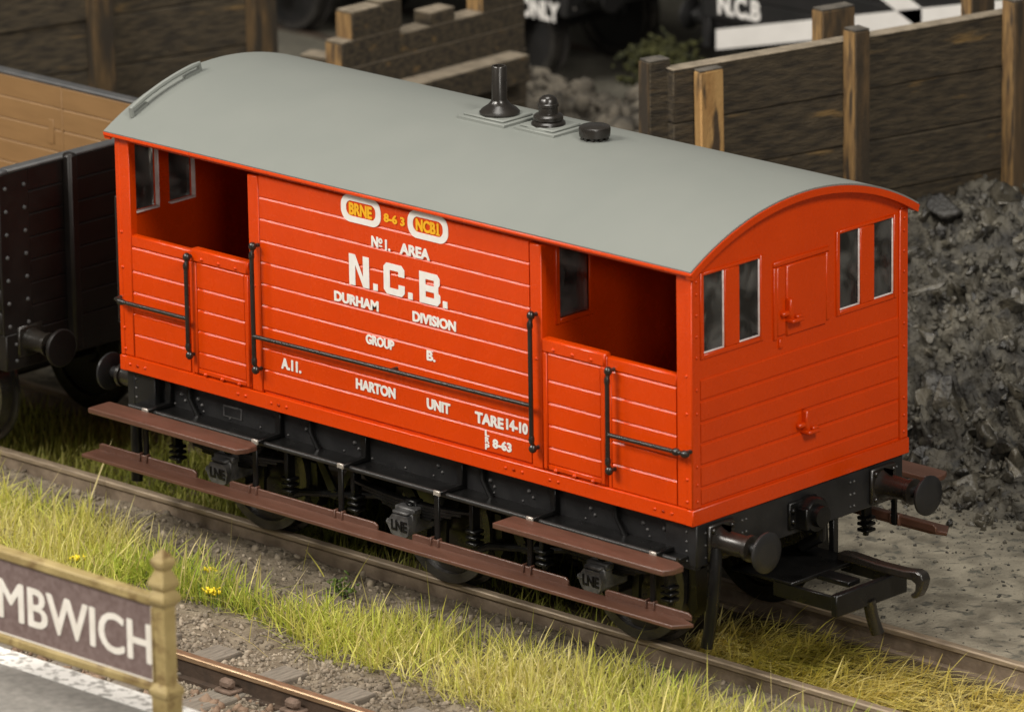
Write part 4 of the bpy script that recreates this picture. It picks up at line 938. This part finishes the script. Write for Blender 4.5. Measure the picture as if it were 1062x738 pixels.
sg = thing('station_sign', 'cream framed maroon station name board with white letters', 'sign', (2.80, -6.0, .722))
def zz(z): return z - .722
def sq(m, x, hw1, hw2, z0, z1):
    m.add([(x + a * hw1, b * hw1, zz(z0)) for a, b in ((-1, -1), (1, -1), (1, 1), (-1, 1))] + [(x + a * hw2, b * hw2, zz(z1)) for a, b in ((-1, -1), (1, -1), (1, 1), (-1, 1))],
          [(0, 1, 2, 3), (4, 5, 6, 7)] + [(i, (i + 1) % 4, 4 + (i + 1) % 4, 4 + i) for i in range(4)])
def post(x):
    m = MB()
    sq(m, x, .070, .070, .70, 1.19); sq(m, x, .085, .085, .70, .86); sq(m, x, .070, .082, 1.165, 1.20); sq(m, x, .082, .082, 1.20, 1.222); sq(m, x, .082, .052, 1.222, 1.265)
    sq(m, x, .051, .051, 1.24, 1.80); sq(m, x, .051, .080, 1.775, 1.82); sq(m, x, .080, .080, 1.82, 1.845); sq(m, x, .080, .052, 1.845, 1.89)
    sq(m, x, .052, .074, 1.885, 1.92); sq(m, x, .074, .074, 1.92, 1.94); sq(m, x, .074, .040, 1.94, 2.02); sq(m, x, .036, .060, 2.015, 2.06); sq(m, x, .060, .060, 2.06, 2.085); sq(m, x, .060, .022, 2.085, 2.14); sq(m, x, .022, .004, 2.14, 2.16)
    return bevel(m.build('post', GREYM, sg, flat=True), .006, 1)
post(0.0); post(-2.33)
XL = -2.27; XR = -.06
fr = MB().box(XL, XR, -.045, .045, zz(1.765), zz(1.835), c=.014); fr.box(XL, XR, -.045, .045, zz(1.185), zz(1.25), c=.014); fr.box(XR - .03, XR, -.045, .045, zz(1.25), zz(1.765), c=.010); fr.box(XL, XL + .03, -.045, .045, zz(1.25), zz(1.765), c=.010)
fr.build('frame', GREYM, sg)
MB().box(XL + .03, XR - .03, -.022, .022, zz(1.25), zz(1.765)).build('name_board', MAROON, sg)
bd = MB().box(XR - .045, XR - .031, -.0245, -.022, zz(1.252), zz(1.763)); bd.box(XL + .03, XR - .046, -.0245, -.022, zz(1.252), zz(1.262)); bd.build('border_line', SIGNW, sg)
text_obj('COMBWICH', 2.695 - 2.83 - 2.00, 2.690 - 2.80, zz(1.497), .265, SIGNW, sg, 'lettering', y=-.0225, off=.0, depth=.003, bold=.018)

# ================================================================== GRASS AND FLOWERS
def grass(name, label, pts, Lr, lean, w0, colors, spread=.45, droop=.3, clump=None):
    n = len(pts); x, y = pts.T; z = ground_h(x, y) - .01
    Ln = rng.uniform(Lr[0], Lr[1], n) * (.75 + .5 * vnoise(x * 2.3, y * 2.3, 5))
    ang = rng.uniform(0, 2 * np.pi, n); s = np.abs(rng.normal(0, spread, n)).clip(0, 1.1)
    dx = np.cos(ang) * s + lean[0] * rng.uniform(.5, 1.3, n); dy = np.sin(ang) * s + lean[1] * rng.uniform(.5, 1.3, n)
    d = np.stack([dx, dy, np.ones(n)], 1); d /= np.linalg.norm(d, axis=1)[:, None]
    side = np.stack([-dy, dx, np.zeros(n)], 1) + rng.normal(0, .4, (n, 3)) * np.array([1, 1, 0]) + 1e-4; side /= np.linalg.norm(side, axis=1)[:, None]
    dr = rng.uniform(0, droop, n); b = np.stack([x, y, z], 1); V = []
    wd = w0 * rng.uniform(.6, 1.3, n)
    for t, wf in ((0, .8), (.35, 1), (.7, .7), (1, 0)):
        c = b + d * (Ln * t)[:, None] + np.stack([dx * dr * Ln * t * t, dy * dr * Ln * t * t, -dr * Ln * t * t * .5], 1)
        if wf > 0: V += [c - side * (wd * wf * .5)[:, None], c + side * (wd * wf * .5)[:, None]]
        else: V += [c]
    V = np.stack(V, 1)
    T_ = np.array([(0, 1, 3), (0, 3, 2), (2, 3, 5), (2, 5, 4), (4, 5, 6)])
    F = (T_[None] + (np.arange(n) * 7)[:, None, None]).reshape(-1, 3)
    cols = np.array(colors); pr = vnoise(x * 1.1 + 5, y * 1.1, 8) * .55 + rng.uniform(0, 1, n) * .45
    ci = np.clip(pr * len(cols), 0, len(cols) - 1.001); i0 = ci.astype(int); f = (ci - i0)[:, None]
    cc = cols[i0] * (1 - f) + cols[np.minimum(i0 + 1, len(cols) - 1)] * f; cc = cc * rng.uniform(.75, 1.2, (n, 1))
    o = raw_mesh(name, V.reshape(-1, 3), F, BLADE, colors=np.repeat(cc, 7, 0))
    return tag(o, label, 'grass', kind='stuff')
def pick(n, x0, x1, y0, y1, dens):
    x = rng.uniform(x0, x1, n); y = rng.uniform(y0, y1, n); k = rng.uniform(size=n) < dens(x, y); return np.stack([x[k], y[k]], 1)
GC = [(.22, .31, .035), (.38, .47, .06), (.55, .58, .10), (.67, .63, .18), (.75, .67, .32)]
def dA(x, y):
    near = -1.02 - .25 * vnoise(x * 1.2, y * 0 + 3, 12) - .35 * sstep(-2.6, -1.0, x) * (1 - sstep(-.6, .4, x)) + .12 * sstep(.2, 1.5, x)
    farr = -2.38 + .30 * (vnoise(x * .9, y * 0 + 8, 13) - .4) - .25 * (1 - sstep(-3.2, -2.0, x)) + .25 * sstep(-1.9, -1.3, x) * (1 - sstep(-.6, .2, x))
    e = sstep(0, .28, near - y) * sstep(0, .18, y - farr)
    return e * (.32 + .68 * sstep(.30, .56, .6 * vnoise(x * 1.7, y * 1.7, 14) + .4 * vnoise(x * 5, y * 5, 19)))
grass('grass', 'bright yellow green grass bank in front of the van', pick(42000, -7, 5.2, -2.75, -.95, dA), (.10, .34), (.10, -.05), .0105, GC, spread=.72, droop=.7)
grass('grass', 'bright yellow green grass bank in front of the van', pick(2600, -7, 5.2, -2.5, -.85, lambda x, y: dA(x, y) * .8 + .03), (.28, .50), (.15, -.02), .011, [(.66, .56, .20), (.76, .64, .32), (.60, .56, .12)], spread=.45, droop=.5)
SC = [(.46, .42, .06), (.66, .59, .12), (.78, .67, .22), (.84, .74, .34)]
def dS(x, y):
    e = sstep(0, .25, x - (1.75 + .9 * np.clip(-.1 - y, 0, 1))) * sstep(-.50, -.34, y) * (1 - sstep(.30, .5, y))
    return e * (.35 + .65 * vnoise(x * 2, y * 2, 15))
grass('dry_grass', 'straw coloured grass lying over between the rails ahead of the van', pick(15000, 1.6, 6, -.58, .56, dS), (.18, .42), (1.35, -.35), .0115, SC, spread=.45, droop=.6)
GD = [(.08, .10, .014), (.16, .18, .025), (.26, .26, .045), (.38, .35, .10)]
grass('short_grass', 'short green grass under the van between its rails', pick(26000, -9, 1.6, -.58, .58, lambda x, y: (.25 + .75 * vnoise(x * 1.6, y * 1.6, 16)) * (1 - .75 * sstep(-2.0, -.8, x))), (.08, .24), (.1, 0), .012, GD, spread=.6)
grass('weedy_grass', 'thin weeds along the far side of the left track', pick(3500, -10, -3.0, .8, 2.2, lambda x, y: sstep(.4, .7, vnoise(x * 1.2, y * 1.2, 17))), (.06, .20), (0, 0), .012, GD, spread=.7)

def flower(label, x, y, r, n, m, group=None):
    z = float(ground_h(np.array([x]), np.array([y]))[0])
    f = thing('flower_clump', label, 'flowers', (x, y, z), 0, group)
    P = rng.normal(0, 1, (n, 3)) * np.array([r, r, r * .3]) + np.array([0, 0, .15])
    tag(raw_mesh('petals', *rocks(P, rng.uniform(.012, .022, n), ICO1, .3, .5), m, f), kind='stuff')
    st = MB()
    for k in range(5): st.tube([(rng.normal(0, .02), rng.normal(0, .02), 0), tuple(P[k])], .004, 4)
    st.build('stem', LEAF, f)
LEAF = mat('leaf_green', (.05, .09, .012), (.12, .17, .03), rough=.7, scale=30)
flower('yellow flower clump just above the sign frame, farthest left', -2.42, -2.06, .025, 16, FLOWER)
flower('small yellow flower clump above the sign post, left of two', -1.46, -1.62, .022, 12, FLOWER)
flower('wider yellow flower clump right of the sign finial by the ballast', -1.10, -1.93, .032, 20, FLOWER)
wd = thing('weed', 'dark green leafy weed on the bare soil below the middle wheel', 'weed', (-.54, -1.19, float(ground_h(np.array([-.54]), np.array([-1.19]))[0])))
P = rng.normal(0, 1, (70, 3)) * np.array([.06, .06, .04]) + np.array([0, 0, .08]); tag(raw_mesh('leaves', *rocks(P, rng.uniform(.01, .022, 70), ICO1, .3, .35), LEAF, wd), kind='stuff')
bs = thing('bush', 'mossy olive bush beside the striped black wagon', 'bush', (-7.40, 9.75, 0))
P = rng.normal(0, 1, (1500, 3)) * np.array([.15, .12, .09]) + np.array([0, 0, .66]); OLIVE = mat('olive_moss', (.014, .016, .003), (.050, .050, .009), rough=.9, scale=8)
tag(raw_mesh('leaves', *rocks(P, rng.uniform(.02, .045, 1500), ICO1, .3, .6), OLIVE, bs), kind='stuff')
MB().tube([(0, 0, -.1), (.03, 0, .35), (0, .02, .7)], .04, 6).build('trunk', TIMBER, bs)
